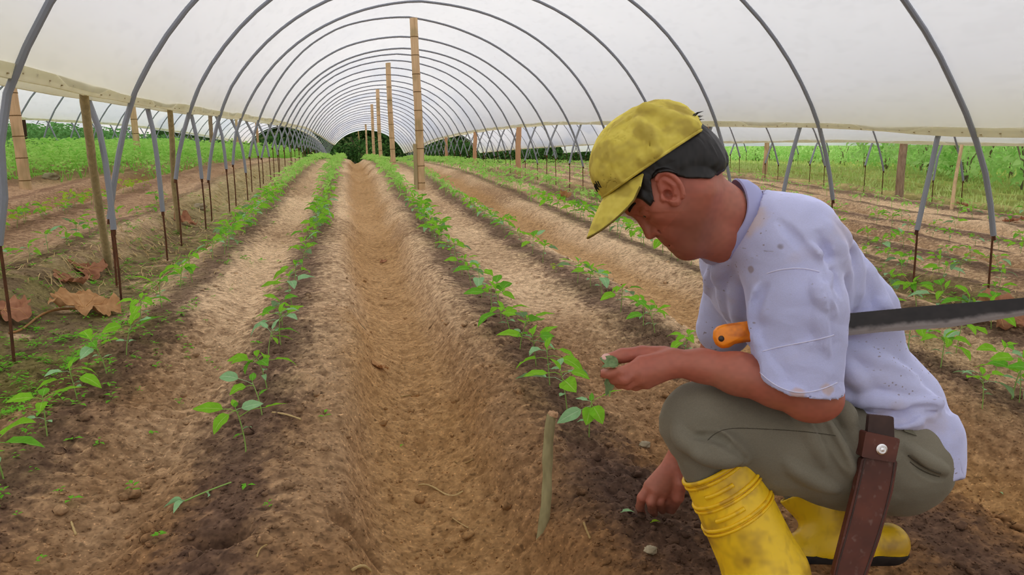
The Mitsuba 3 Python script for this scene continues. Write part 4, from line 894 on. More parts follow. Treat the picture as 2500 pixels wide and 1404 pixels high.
# ---- left arm: forearm rests over the knee, the fist holds seedlings
def build_left():
    F_ = Field([K(1455, 0, 1.5)[0], K(0, 1070, 1.45)[1], 1.27 * PS], [K(2080, 0, 1.5)[0], K(0, 700, 1.3)[1], 1.50 * PS], .0026)
    F_.chain(Kp([(1945, 680, 1.37), (1975, 880, 1.355), (1988, 968, 1.36)]), V([.050, .047, .040]) * PS, .02)
    F_.chain(Kp([(1988, 966, 1.36), (1900, 936, 1.366), (1800, 912, 1.385), (1715, 893, 1.405), (1645, 886, 1.415)]), V([.042, .0405, .035, .0275, .0245]) * PS, .02)
    F_.cone(K(2012, 975, 1.365), K(1960, 985, 1.36), .030 * PS, .026 * PS, .02)
    hand_field(F_, Kp([(1640, 876, 1.418), (1642, 897, 1.412)]), Kp([(1566, 886, 1.408), (1560, 905, 1.398), (1566, 923, 1.400), (1580, 934, 1.412)]),
               [Kp([(1522, 909, 1.395), (1490, 913, 1.412), (1474, 912, 1.430)]), Kp([(1524, 926, 1.395), (1500, 926, 1.420), (1500, 916, 1.440)]),
                Kp([(1534, 938, 1.405), (1512, 936, 1.430), (1520, 924, 1.448)]), Kp([(1552, 942, 1.422), (1532, 940, 1.445), (1540, 928, 1.455)])],
               Kp([(1622, 868, 1.430), (1568, 864, 1.436), (1520, 868, 1.434), (1482, 878, 1.432)]), PS * 1.06)
    return F_
LEFTF = build_left(); left_m = LEFTF.mesh(2)
# ---- right arm: reaches down behind the knee, the fingers press the soil
def R_(x, y, D): return C(x, y, D)
RD = 2.19
def build_right():
    F_ = Field([C(1535, 0, 1.95)[0], C(0, 1290, 2.3)[1], 1.93], [C(1880, 0, 2.3)[0], C(0, 630, 2.3)[1], 2.33], .0030)
    F_.chain([C(1800, 690, 2.05), C(1745, 900, 2.12)], [.056, .050], .02)
    F_.chain([C(1742, 900, 2.12), C(1705, 1010, 2.15), C(1652, 1125, 2.18)], [.050, .045, .030], .02)
    hand_field(F_, [C(1642, 1128, RD - .01), C(1660, 1132, RD - .01)], [C(1586, 1186, RD - .02), C(1602, 1196, RD - .03), C(1619, 1200, RD - .025), C(1634, 1202, RD - .01)],
               [[C(1567, 1215, RD - .02), C(1562, 1238, RD), C(1568, 1258, RD + .03)], [C(1590, 1226, RD - .03), C(1592, 1244, RD), C(1597, 1254, RD + .035)],
                [C(1611, 1224, RD - .025), C(1613, 1238, RD + .01), C(1617, 1247, RD + .04)], [C(1629, 1224, RD), C(1629, 1238, RD + .03), C(1632, 1246, RD + .05)]],
               [C(1652, 1142, RD - .02), C(1662, 1180, RD - .03), C(1655, 1214, RD - .02), C(1640, 1244, RD + .02)], PS * 1.13)
    return F_
RIGHTF = build_right(); right_m = RIGHTF.mesh(2)
# the covered trunk and legs carry the visible limbs
def build_core():
    F_ = Field([K(1600, 0, 1.35)[0], K(0, 1600, 1.6)[1], 1.30 * PS], [K(2380, 0, 1.7)[0], K(0, 480, 1.4)[1], 1.95 * PS], .011)
    F_.chain(Kp([(1830, 570, 1.55), (1930, 730, 1.60), (2060, 900, 1.62), (2160, 1060, 1.62)]), V([.075, .095, .085, .080]) * PS, .03)
    F_.cone(K(1930, 640, 1.42), K(1815, 660, 1.72), .055 * PS, .055 * PS, .03)
    F_.chain(Kp([(2150, 1095, 1.54), (1715, 1038, 1.455), (1760, 1160, 1.45), (1890, 1470, 1.435)]), V([.075, .050, .040, .035]) * PS, .02)
    F_.chain([K(2160, 1095, 1.68), C(1885, 1050, 2.12), C(2045, 1290, 1.99)], V([.080, .055, .040]) * PS, .02)
    return F_
core_m = build_core().mesh(2)
bv, bf = cat_mesh([head_m, left_m, right_m, core_m])
def skin_colors(v):
    base = np.array(srgb(168, 108, 86)); red = np.array(srgb(168, 88, 72)); dark = np.array(srgb(84, 54, 44))
    w = to_world(v); n_ = meshkit.fbm(w * 14, 3, seed=40)[:, None]; c = base * (1 - n_) + red * n_
    c = c * (0.92 + .16 * meshkit.noise(w * 120, 41)[:, None])
    f, u, s = hlocal(v); inh = (v[:, 1] > K(0, 640, 1.42)[1]) & (v[:, 0] < K(1800, 0, 1.5)[0])
    beard = np.clip((.075 - np.hypot((f - .075) / 1.0, (u + .130) / .8)) / .055, 0, 1) * (u < -.086) * inh * (np.abs(s) < .07)
    beard = beard * (1 - np.clip(1 - np.hypot((f - .099) / .012, (u + .113) / .014), 0, 1) * (np.abs(s) < .022))
    c = c * (1 - .5 * beard[:, None]) + dark * .5 * beard[:, None]
    lip = np.clip(1.3 - np.hypot((f - .098) / .010, (u + .1135) / .0125), 0, 1) * (np.abs(s) < .022) * inh
    c = c * (1 - .5 * lip[:, None]) + np.array(srgb(142, 72, 62)) * .5 * lip[:, None]
    ear = np.clip(1.2 - np.hypot((f - .040) / .028, (u + .045) / .036), 0, 1) * (np.abs(s) > .066) * inh
    c = c * (1 - .45 * ear[:, None]) + np.array(srgb(184, 98, 82)) * .45 * ear[:, None]
    # earth on the fingers of the lower hand
    soil_ = np.clip((C(0, 1215, 2.19)[1] - v[:, 1]) / .03, 0, 1) * (v[:, 0] < C(1700, 0, 2.19)[0]) * (v[:, 2] > 2.0)
    c = c * (1 - .55 * soil_[:, None]) + np.array(srgb(88, 64, 50)) * .55 * soil_[:, None]
    return c
mat('skin', principled({'type': 'mesh_attribute', 'name': 'vertex_color'}, .48, .42))
man = thing('person', 'crouching man in yellow cap, pale blue shirt and yellow rubber boots, planting a seedling', 'person')
part(man, 'body', ply((to_world(bv), bf), 'skin', smooth=True, color=skin_colors(bv)))
mat('eyewhite', principled(srgb(196, 186, 176), .25, .5)); mat('iris', principled(srgb(34, 22, 16), .2, .6)); mat('brow', principled(srgb(26, 20, 18), .8, .2)); mat('nail', principled(srgb(222, 176, 162), .35, .45))
for s in (-1, 1):
    m = trimesh.creation.icosphere(subdivisions=2, radius=.0118 * PS); ec = Hd(.0815, -.0435, s * .032)
    ek = part(man, 'eye', ply((to_world(m.vertices + ec), m.faces), 'eyewhite', smooth=True))
    m2 = trimesh.creation.icosphere(subdivisions=2, radius=.0060 * PS); part(ek, 'iris', ply((to_world(m2.vertices + ec + HF * .0066 * PS - HU * .0012), m2.faces), 'iris', smooth=True))
    q = [Hd(.0985, -.0215, s * .010), Hd(.0955, -.0165, s * .026), Hd(.083, -.0185, s * .046)]
    v, f = tube(spline(q, 12), np.array([.003, .0042, .0046, .0048, .0048, .0046, .0044, .004, .0036, .003, .0024, .0016]) * PS * .62, 8)
    v = v + (meshkit.noise(v * 300, 5)[:, None] - .5) * .002; part(man, 'eyebrow', ply((to_world(v), f), 'brow', smooth=True))
m = trimesh.creation.icosphere(subdivisions=2); v = m.vertices * V([.0085, .0065, .0028]) * PS
a = unit(K(1482, 878, 1.432) - K(1520, 868, 1.434)); nrm = unit(V([-.25, .45, -.85])); b_ = unit(np.cross(nrm, a)); nrm = np.cross(a, b_)
part(man, 'thumb_nail', ply((to_world(K(1479, 877, 1.432) + v[:, :1] * a + v[:, 1:2] * b_ + (v[:, 2:3] + .0098 * PS) * nrm), m.faces), 'nail', smooth=True))

# ---- hair and cap
def poly_sd(x, y, poly):
    poly = np.asarray(poly, float); d = np.full(x.shape, 1e9, np.float32); inside = np.zeros(x.shape, bool)
    for (ax, ay), (bx, by) in zip(poly, np.roll(poly, -1, 0)):
        ex, ey = bx - ax, by - ay; t = np.clip(((x - ax) * ex + (y - ay) * ey) / (ex * ex + ey * ey), 0, 1)
        d = np.minimum(d, (x - ax - t * ex) ** 2 + (y - ay - t * ey) ** 2)
        inside ^= ((ay > y) != (by > y)) & (x < (bx - ax) * (y - ay) / (by - ay + 1e-12) + ax)
    return np.where(inside, -np.sqrt(d), np.sqrt(d))
def build_hair():
    F_ = HEADF.like(); F_.D[:] = 1
    F_.ball(Hd(0, 0, 0), PS * V([.0975, .090, .0785]), 0, 'add', HAX); F_.ball(Hd(-.037, -.047, 0), PS * V([.067, .068, .0675]), .03, 'add', HAX); F_.ball(Hd(.045, -.035, 0), PS * V([.055, .060, .0690]), .02, 'add', HAX)
    F_.ball(Hd(-.048, -.082, 0), PS * V([.032, .035, .048]), .03, 'add', HAX)
    P = F_.pts(); f, u, s = hlocal(P)
    streak = meshkit.noise(np.stack([f * 40 + u * 25, s * 520 + f * 60, u * 30], -1), 9) - .5
    F_.D += (streak * .0035).astype(np.float32)
    region = poly_sd(f, u + streak * .006, [(.086, .05), (.084, .004), (.081, -.006), (.077, -.021), (.0775, -.040), (.068, -.040), (.055, -.025), (.043, -.012), (.030, -.014), (.019, -.026), (.003, -.061), (-.022, -.092), (-.050, -.104), (-.14, -.110), (-.14, .05)]) * PS
    F_.D = np.minimum(F_.D, HEADF.D - .0048 + (streak * .002).astype(np.float32))
    F_.D = np.maximum(F_.D, region.astype(np.float32))
    return F_.mesh(1)
mat('hair', principled(mikit.proc(lambda p, n, uv: M_.mix(srgb(10, 9, 9), srgb(34, 29, 28), M_.noise(p.x * 160, p.y * 160, p.z * 60))), .42, .4))
hv, hf = build_hair(); hk = part(man, 'hair', ply((to_world(hv), hf), 'hair', smooth=True))
tuft = []; rg = np.random.default_rng(3)
for i in range(60):
    a = Hd(-.088 + rg.normal(0, .004), -.004 + rg.normal(0, .007), rg.normal(-.012, .016)); d = unit(-HF * 1.0 - HU * rg.uniform(.2, .9) + HS_ * rg.normal(0, .3))
    tuft.append(tube([a, a + d * .012 * PS, a + d * .020 * PS - UP * 0 - HU * .004], [.0012, .001, .0003], 4, False))
tv, tf = cat_mesh(tuft); part(hk, 'tuft', ply((to_world(tv), tf), 'hair', smooth=True))

def build_cap():
    F_ = Field([K(1432, 0, 1.42)[0], K(0, 500, 1.42)[1], (1.42 - .112) * PS], [K(1712, 0, 1.45)[0], K(0, 238, 1.42)[1], (1.42 + .112) * PS], .0028)
    F_.ball(Hd(.003, .003, 0), PS * V([.1035, .1005, .0880]), 0, 'add', HAX); F_.ball(Hd(-.045, .010, 0), PS * V([.064, .064, .066]), .03, 'add', HAX)
    F_.ball(Hd(.038, .040, 0), PS * V([.058, .056, .064]), .03, 'add', HAX)           # the high stiff front panel
    P = F_.pts(); f, u, s = hlocal(P)
    wr = meshkit.fbm(np.stack([f * 30 + u * 16, u * 34 - f * 12, s * 18], -1), 3, seed=21) - .5
    side = np.clip((.055 - f) / .03, .15, 1)
    F_.D += (wr * .010 * side + (meshkit.noise(np.stack([f * 90, u * 90, s * 90], -1), 8) - .5) * .0012).astype(np.float32)
    for pl in ([(1500, 312), (1487, 345), (1486, 370), (1497, 400), (1508, 425), (1524, 455)], [(1500, 312), (1540, 285), (1580, 262)], [(1575, 262), (1640, 290), (1692, 306)], [(1694, 312), (1650, 322), (1600, 352), (1572, 388)], [(1697, 326), (1650, 352), (1605, 385)], [(1560, 300), (1590, 330), (1600, 372)]):
        last = None; ch = []
        for x, y in pl:
            d = F_.surf(x, y)
            if d: ch.append(C(x, y, d + .001))
        if len(ch) > 1: F_.chain(ch, np.full(len(ch), .0026 if pl[0][0] < 1550 else .0075), .006 if pl[0][0] < 1550 else .022)
    outer = F_.like(); outer.D = F_.D.copy()
    # hollow, open at the band
    inner = F_.like(); inner.D = F_.D + .0045
    plane = (.029 + (f - .100) * .335 - u) * PS + .004 * np.clip(-f / .05, 0, 1)
    opening = np.hypot((u + .010) / .8, s / .9) * PS - .030 * PS; opening = np.where(f < -.05, opening, 1.0)          # the gap above the strap at the back
    D = np.maximum(np.maximum(F_.D, -inner.D), plane); D = np.maximum(D, -opening)
    F_.D = D.astype(np.float32); return F_, outer
CAPF, CAPO = build_cap(); cv, cf = CAPF.mesh(1)
def cap_col(p, n, uv):
    d = M_.fbm(p.x * 26, p.y * 26, p.z * 26, 3); e = M_.fbm(p.x * 8 + 3, p.y * 8, p.z * 8, 3)
    c = M_.mix(srgb(204, 186, 74), srgb(226, 210, 104), M_.fbm(p.x * 90, p.y * 90, p.z * 90, 2))
    return M_.mix(c, srgb(156, 134, 62), dr.clip(M_.smoothstep(.46, .68, d) * .55 + M_.smoothstep(.5, .75, e) * .35, 0, .8))
mat('cap', principled(mikit.proc(cap_col), .85, .12, sheen=.3))
ck = part(man, 'cap', ply((to_world(cv), cf), 'cap', smooth=True))
def visor():
    T_ = np.linspace(-.985, .985, 41); E_ = np.linspace(0, 1, 15); out = []
    for off in (0.0014, -0.0014):
        t, e = np.meshgrid(T_, E_, indexing='ij'); L = .082 * (1 - np.abs(t) ** 3.0) ** .44
        f = .0985 - .056 * t ** 2 + L * e; s = .0755 * t * (1 + .03 * e); u = .0305 - .027 * t ** 2 - .020 * (L * e / .08) ** 1.5 - .013 * t ** 2 * e * np.minimum(1, L / .04) + off
        out.append(HO + PS * (f[..., None] * HF + u[..., None] * HU + s[..., None] * HS_))
    n, m = out[0].shape[:2]; top, bot = (o.reshape(-1, 3) for o in out); N = n * m
    f1 = grid_faces(n, m); f2 = f1[:, ::-1] + N; rim = np.r_[np.arange(0, m), np.arange(1, n) * m + m - 1, (n - 1) * m + np.arange(m - 2, -1, -1), np.arange(n - 2, 0, -1) * m]
    r2 = np.roll(rim, -1); return np.vstack([top, bot]), np.vstack([f1, f2, np.stack([rim, rim + N, r2], 1), np.stack([r2, rim + N, r2 + N], 1)])
vv_, vf_ = visor(); part(ck, 'visor', ply((to_world(vv_), vf_), 'cap', smooth=50))
mat('cap_edge', principled(srgb(120, 104, 48), .8, .2))
E_ = vv_[:41 * 15].reshape(41, 15, 3)[:, -1]; part(ck, 'visor_piping', ply((lambda q: (to_world(q[0]), q[1]))(tube(E_ - HU * .0014, .0022, 6)), 'cap_edge', smooth=True))
q = [Hd(-.097 * math.cos(a), -.027 - .0 * a, .085 * math.sin(a)) for a in np.linspace(-.75, .75, 15)]
ring = np.array(q); nrm = HU * .012 * PS
sv = np.vstack([ring - nrm, ring + nrm, (ring + nrm) + HF * .003, (ring - nrm) + HF * .003]).reshape(4, 15, 3).transpose(1, 0, 2).reshape(-1, 3)
part(ck, 'strap', ply((to_world(sv), grid_faces(15, 4, True)), 'cap', smooth=40))
# the folded lower edge of the crown
ring = []
for a in np.linspace(0, 2 * np.pi, 97)[:-1]:
    d = V([math.cos(a), math.sin(a)]); rr = np.linspace(.03, .14, 160); pf, ps = d[0] * rr, d[1] * rr; pu = .029 + (pf - .100) * .335 + .0035
    val = CAPO.at(HO + PS * (pf[:, None] * HF + pu[:, None] * HU + ps[:, None] * HS_)); i = int(np.argmax(val > -.0022)); ring.append(HO + PS * (pf[i] * HF + (pu[i] - .0015) * HU + ps[i] * HS_))
ring = np.array(ring); ring = np.vstack([ring, ring[:1]])
for q_ in range(2): ring[1:-1] = .25 * ring[:-2] + .5 * ring[1:-1] + .25 * ring[2:]
v, f = tube(ring, .0034, 8, False); part(ck, 'edge', ply((to_world(v), f), 'cap', smooth=True))
mat('cap_print', principled(srgb(40, 36, 26), .7, .2))
for i in range(5):                                        # the dark embroidery low on the front panel, seen nearly edge-on
    a = Hd(.0, .0, 0); s0 = -.004 - .006 * i; ch = []
    for t_ in np.linspace(0, 1, 5):
        u0 = .046 + .012 * t_ + .003 * (i % 2); rr = np.linspace(.02, .13, 200); val = CAPO.at(HO + PS * (rr[:, None] * HF + u0 * HU + s0 * HS_)); k_ = int(np.argmax(val > 0)); ch.append(HO + PS * ((rr[k_] + .0006) * HF + u0 * HU + (s0 + .003 * (t_ - .5) * (1 if i % 2 else -1)) * HS_))
    v, f = tube(ch, .0012, 5); part(ck, 'embroidery', ply((to_world(v), f), 'cap_print', smooth=True))
# ---- the shirt
def px_plane(P, n_px, p0, wD=0.0, D0=0.0):
    """Signed distance-like value (metres) of a plane given in the picture: normal n_px (x right, y down), through p0, leaning with depth."""
    D = P[..., 2]; x = 1250 + P[..., 0] / D * FPX; y = 702 - P[..., 1] / D * FPX
    n_ = unit(n_px); return ((x - p0[0]) * n_[0] + (y - p0[1]) * n_[1]) * D / FPX + wD * (D - D0)
def px_of(P):
    D = P[..., 2]; return 1250 + P[..., 0] / D * FPX, 702 - P[..., 1] / D * FPX
def ridge(F_, pts_, r, k=.016, mode='add', off=0.0, d0=None, d1=None):
    ch = []; rs = []
    q = np.asarray(pts_, float); q = spline(np.c_[q, q[:, :1] * 0], max(6, 3 * len(q)))[:, :2]
    for i, (x, y) in enumerate(q):
        d = F_.surf(x, y, d0, d1)
        if d is not None and (not ch or abs(d - ch[-1][2]) < .05): ch.append(C(x, y, d + off)); rs.append(r * (.35 + .65 * math.sin(math.pi * (i + .6) / (len(q) + .2))))
    if len(ch) > 1: F_.chain(ch, rs, k, mode)
def on_surface(F_, pts_, n=24, off=0.0, d0=None, d1=None):
    q = np.asarray(pts_, float); q = spline(np.c_[q, q[:, :1] * 0], n)[:, :2]; out = []
    for x, y in q:
        d = F_.surf(x, y, d0, d1)
        if d is not None and (not out or abs(d - out[-1][2]) < .06): out.append(C(x, y, d - off))
    return np.array(out)
def trunk_field():
    F_ = Field([K(1672, 0, 1.7)[0], K(0, 1215, 1.6)[1], 1.27 * PS], [K(2372, 0, 1.7)[0], K(0, 425, 1.4)[1], 1.98 * PS], .0046)
    ax = (unit(V([.61, -.79, 0])), unit(V([.79, .61, 0])), DEPTH)
    F_.ball(K(1885, 690, 1.60), PS * V([.170, .118, .176]), 0, 'add', ax)
    F_.ball(K(2030, 868, 1.61), PS * V([.175, .124, .156]), .06, 'add', ax)
    F_.ball(K(2142, 995, 1.62), PS * V([.120, .118, .156]), .05, 'add', ax)
    F_.chain(Kp([(1800, 565, 1.50), (1890, 600, 1.55)]), V([.072, .092]) * PS, .04)
    F_.cone(K(1845, 545, 1.46), K(1940, 590, 1.425), .062 * PS, .080 * PS, .05)            # left shoulder line
    F_.cone(K(1830, 560, 1.56), K(1815, 640, 1.73), .066 * PS, .070 * PS, .05)
    F_.cone(K(1945, 580, 1.50), K(2085, 760, 1.55), .072 * PS, .080 * PS, .07)             # back
    F_.chain([K(1815, 650, 1.73), C(1768, 800, 2.08)], V([.072, .062]) * PS, .04)                        # right sleeve
    return F_
def build_shirt():
    F_ = trunk_field()
    P = F_.pts(); x, y = px_of(P)
    body = F_.D.copy()
    # folds over the trunk
    for pts_, r in (([(2010, 560), (2045, 640), (2050, 740), (2035, 800)], .016), ([(2048, 560), (2085, 650), (2085, 740)], .011), ([(2060, 800), (2110, 790), (2160, 730)], .010), ([(2050, 850), (2130, 880), (2230, 930)], .012),
                    ([(2045, 905), (2140, 925), (2230, 960), (2290, 990)], .014), ([(2060, 870), (2120, 960), (2170, 985)], .010), ([(2110, 640), (2150, 730), (2175, 770)], .009), ([(1790, 610), (1770, 690), (1775, 770)], .012), ([(1760, 640), (1742, 720), (1748, 800)], .010), ([(1735, 660), (1722, 760), (1720, 850)], .009), ([(1815, 650), (1800, 730), (1806, 800)], .009)):
        ridge(F_, pts_, r * PS, .022)
    # the shirt is pushed up over the belt in a thick double roll
    for pts_, r in (([(2030, 958), (2110, 976), (2200, 986), (2275, 984), (2310, 975)], .019), ([(2050, 985), (2120, 1008), (2210, 1014), (2280, 1004)], .017), ([(2090, 1008), (2150, 1032), (2240, 1030)], .015)):
        ridge(F_, pts_, r * PS, .008, off=-.002)
    for pts_ in ([(2060, 1000), (2140, 1004), (2230, 1012), (2300, 1000)], [(2190, 1006), (2240, 998), (2290, 994)], [(2150, 1022), (2190, 1030), (2230, 1024)]): ridge(F_, pts_, .007, .006, 'sub')
    # hem: cut along the lower edge of the roll
    hem = np.interp(x, [1600, 1700, 1850, 2040, 2110, 2190, 2230, 2300, 2400], [872, 872, 905, 990, 1022, 1048, 1040, 1016, 1010])
    F_.D = np.maximum(F_.D, ((y - hem) * P[..., 2] / FPX * .9).astype(np.float32))
    # tail over the seat
    seat = F_.like()
    seat.ball(K(2182, 1105, 1.62), PS * V([.112, .120, .172]), 0); seat.ball(K(2168, 1020, 1.62), PS * V([.118, .105, .162]), .05)
    seat.D += ((meshkit.noise(np.stack([x / 26., y / 160., P[..., 2] * 9], -1), 33) - .5) * .016).astype(np.float32)
    ex = np.interp(y, [980, 1030, 1060, 1100, 1140, 1178], [2200, 2222, 2250, 2284, 2302, 2312])
    tail = np.maximum(seat.D, np.maximum((ex - x) * P[..., 2] / FPX, (y - (1180 - .25 * (x - 2310))) * P[..., 2] / FPX)).astype(np.float32)
    tail = np.maximum(tail, (1012 - .2 * (x - 2300) - y) * P[..., 2] / FPX)
    tail = tail + (np.clip((1065 - y) / 60, 0, 1) ** 1.3 * .020).astype(np.float32)
    inner = seat.D + .010; tail = np.maximum(tail, -inner)
    k = .05; hh = np.clip(k - np.abs(F_.D - tail), 0, None) / k * np.clip((1100 - y) / 50, 0, 1); F_.D = (np.minimum(F_.D, tail) - hh * hh * k * .25).astype(np.float32)
    # left sleeve, hollow at the hem
    s_ = F_.like()
    s_.chain(Kp([(1922, 622, 1.415), (1948, 760, 1.385), (1948, 960, 1.362)]), V([.090, .0785, .0745]) * PS, .03)
    w = np.stack([x / 60., y / 24., P[..., 2] * 14], -1)
    s_.D += ((meshkit.noise(w, 34) - .5) * .007 * np.clip((y - 700) / 100, 0, 1)).astype(np.float32)
    for pts_, r in (([(1850, 830), (1870, 880), (1910, 930)], .008), ([(1862, 900), (1900, 945), (1960, 962)], .006), ([(2020, 700), (2000, 780), (2020, 860)], .009), ([(1990, 680), (2010, 730), (2035, 760)], .010), ([(1850, 700), (1840, 780), (1850, 840)], .008), ([(1960, 600), (2000, 640), (2015, 700)], .012)):
        ridge(s_, pts_, r * PS, .014)
    D = P[..., 2]; hemy = 934 + .19 * (x - 1945) - (D - 1.362 * PS) * 420 - ((x - 1945) / 100) ** 2 * 6
    arm = F_.like(); arm.D = s_.D + .013
    sl = np.maximum(s_.D, (y - hemy) * D / FPX); cuff = np.maximum(-arm.D, 0) ; sl = np.maximum(sl, np.where(y > hemy - 26, -arm.D, -1.0))
    k = .022; A, B = F_.D, sl.astype(np.float32)
    join = np.clip((760 - y) / 120, 0, 1) * .030 + .0015; hh = np.clip(join - np.abs(A - B), 0, None) / join; F_.D = (np.minimum(A, B) - hh * hh * join * .25).astype(np.float32)
    # creases where the sleeve meets the chest and the back
    for pts_ in ([(2018, 600), (2022, 680), (2036, 760)], [(1868, 700), (1838, 770), (1835, 800)], [(2000, 575), (2030, 650), (2050, 720)], [(1905, 545), (1960, 600), (2000, 655)]): ridge(F_, pts_, .005, .014, 'sub')
    # neck opening
    F_.chain(Kp([(1700, 500, 1.43), (1790, 545, 1.485), (1830, 570, 1.50)]), V([.085, .080, .060]) * PS, .006, 'sub')
    F_.D += ((meshkit.fbm(np.stack([x / 46., y / 30., P[..., 2] * 16], -1), 3, seed=35) - .5) * .006).astype(np.float32)
    return F_
SHIRTF = build_shirt(); sv, sf = SHIRTF.mesh(2)
STAINS = []
for x_, y_, r_, k_ in ((1850, 508, .030, srgb(206, 156, 136)), (1838, 540, .045, srgb(200, 180, 168)), (1906, 603, .010, srgb(120, 104, 104)), (1834, 660, .011, srgb(140, 118, 112)), (1950, 966, .018, srgb(196, 158, 130)), (2020, 950, .016, srgb(190, 160, 138))):
    d_ = SHIRTF.surf(x_, y_)
    if d_: STAINS.append(([float(k) for k in to_world(C(x_, y_, d_)[None])[0]], r_, k_))
def shirt_col(p, n, uv):
    c = M_.mix(srgb(174, 178, 216), srgb(198, 200, 232), M_.fbm(p.x * 6, p.y * 6, p.z * 6, 2))
    weave = M_.noise(p.x * 700, p.y * 700, p.z * 700)
    st = M_.smoothstep(.60, .80, M_.fbm(p.x * 9 + 4, p.y * 9, p.z * 9 + 2, 4)) * .38
    spots = M_.smoothstep(.84, .90, M_.noise(p.x * 120, p.y * 120, p.z * 180)) * M_.smoothstep(.5, .75, M_.noise(p.x * 9, p.y * 9, p.z * 9))
    c = M_.mix(c * (.95 + .10 * weave), srgb(188, 168, 158), st)
    for q_, r_, k_ in STAINS:
        d_ = dr.sqrt(dr.square(p.x - q_[0]) + dr.square(p.y - q_[1]) + dr.square(p.z - q_[2])) + .02 * (M_.fbm(p.x * 60, p.y * 60, p.z * 60, 2) - .5)
        c = M_.mix(c, k_, (1 - M_.smoothstep(r_ * .4, r_, d_)) * .6)
    return M_.mix(c, srgb(126, 112, 110), spots * .7)
mat('shirt', principled(mikit.proc(shirt_col), .9, .1, sheen=.25)); mat('seam', principled(srgb(206, 206, 230), .9, .1)); mat('shirt_rib', principled(srgb(170, 172, 212), .9, .1))
shk = part(man, 'shirt', ply((to_world(sv), sf), 'shirt', smooth=True))
def seam(F_, parent, pts_, m='seam', r=.0011, n=40, name='seam', off=.0012):
    q = on_surface(F_, pts_, n, off)
    if len(q) > 2:
        v, f = tube(q, r * PS, 6); part(parent, name, ply((to_world(v), f), m, smooth=True))
for pts_ in ([(1872, 668), (1900, 660), (1960, 656), (2000, 664)], [(1862, 858), (1930, 842), (2000, 828), (2036, 818)], [(1852, 905), (1890, 938), (1945, 958), (2000, 952), (2044, 934)], [(1836, 530), (1850, 580), (1866, 640)]):
    seam(SHIRTF, shk, pts_)
def collar():
    c0 = K(1796, 552, 1.485); e1 = unit(V([-.41, -.91, 0])); e2 = DEPTH; ax = unit(V([-.91, .41, 0])); out = []; prof = [(-.012, .004), (.004, .0065), (.022, .003), (.023, -.0005), (.004, .002), (-.012, -.002)]
    for a in np.linspace(0, 2 * np.pi, 61)[:-1]:
        ra, rb = .080, .076
        for h_, o in prof: out.append(c0 + PS * ((ra + o - .10 * max(h_, 0)) * math.cos(a) * e1 + (rb + o - .10 * max(h_, 0)) * math.sin(a) * e2 + (h_ + .016 * math.cos(2 * a)) * ax))
    v = np.array(out); f = grid_faces(60, 6, True); last = np.array([[59 * 6 + i, 59 * 6 + (i + 1) % 6, (i + 1) % 6] for i in range(6)] + [[59 * 6 + i, (i + 1) % 6, i] for i in range(6)])
    return v, np.vstack([f, last])
kv, kf = collar(); part(shk, 'collar', ply((to_world(kv), kf), 'shirt_rib', smooth=50))

# ---- the trousers
def build_pants():
    F_ = Field([K(1600, 0, 1.3)[0], K(0, 1290, 1.8)[1], 1.28 * PS], [K(2360, 0, 1.75)[0], K(0, 930, 1.3)[1], 1.95 * PS], .0042)
    F_.chain(Kp([(2150, 1105, 1.540), (2050, 1105, 1.520), (1900, 1078, 1.478), (1718, 1032, 1.458)]), V([.110, .102, .090, .0745]) * PS, .03)
    F_.ball(K(2168, 1110, 1.60), PS * V([.102, .106, .162]), .05)
    F_.ball(K(2128, 1048, 1.62), PS * V([.112, .075, .154]), .04)
    sh_ = F_.like(); sh_.chain(Kp([(1712, 1036, 1.458), (1742, 1128, 1.453), (1760, 1190, 1.450)]), V([.0740, .0570, .048]) * PS, .02)
    PP = F_.pts(); sh_.D = np.maximum(sh_.D, px_plane(PP, (.35, 1.0), (1765, 1196)).astype(np.float32))
    k = .02; hh = np.clip(k - np.abs(F_.D - sh_.D), 0, None) / k; F_.D = (np.minimum(F_.D, sh_.D) - hh * hh * k * .25).astype(np.float32)
    F_.chain([K(2190, 1100, 1.68), C(1890, 1045, 2.10), C(1990, 1200, 2.02)], V([.110, .080, .062]) * PS, .03)
    P = F_.pts(); x, y = px_of(P)
    F_.D += ((meshkit.fbm(np.stack([x / 70., y / 34., P[..., 2] * 12], -1), 3, seed=36) - .5) * .008).astype(np.float32)
    for pts_, r in (([(1655, 1040), (1672, 1078), (1712, 1092), (1760, 1092)], .012), ([(1742, 1078), (1775, 1092), (1812, 1118)], .019), ([(1700, 1110), (1745, 1118), (1800, 1122)], .012), ([(2000, 1010), (2030, 1070), (2060, 1120), (2085, 1160)], .011), ([(2050, 1000), (2085, 1060), (2110, 1110)], .010), ([(1940, 1000), (1975, 1060), (2010, 1130)], .007), ([(1920, 1130), (1980, 1170), (2040, 1195)], .009), ([(2030, 990), (2060, 1004), (2075, 1030)], .012), ([(2210, 1090), (2260, 1125), (2310, 1150)], .006)):
        ridge(F_, pts_, r * PS, .018)
    for pts_, r in (([(1690, 1066), (1740, 1070), (1785, 1090), (1822, 1122)], .006), ([(1738, 1064), (1755, 1070), (1772, 1078)], .007), ([(2010, 1030), (2040, 1090), (2066, 1140)], .004), ([(2222, 1118), (2255, 1150), (2300, 1168)], .0035)):
        ridge(F_, pts_, r * PS, .010, 'sub')
    return F_
PANTF = build_pants(); pv, pf = PANTF.mesh(2)
def pants_col(p, n, uv):
    c = M_.mix(srgb(104, 99, 86), srgb(134, 128, 112), M_.fbm(p.x * 7, p.y * 7, p.z * 7, 3))
    return c * (.92 + .16 * M_.noise(p.x * 600, p.y * 600, p.z * 600))
mat('pants', principled(mikit.proc(pants_col), .9, .12, sheen=.2)); mat('pants_seam', principled(srgb(80, 75, 64), .9, .1)); mat('pants_hem', principled(srgb(104, 100, 84), .9, .1))
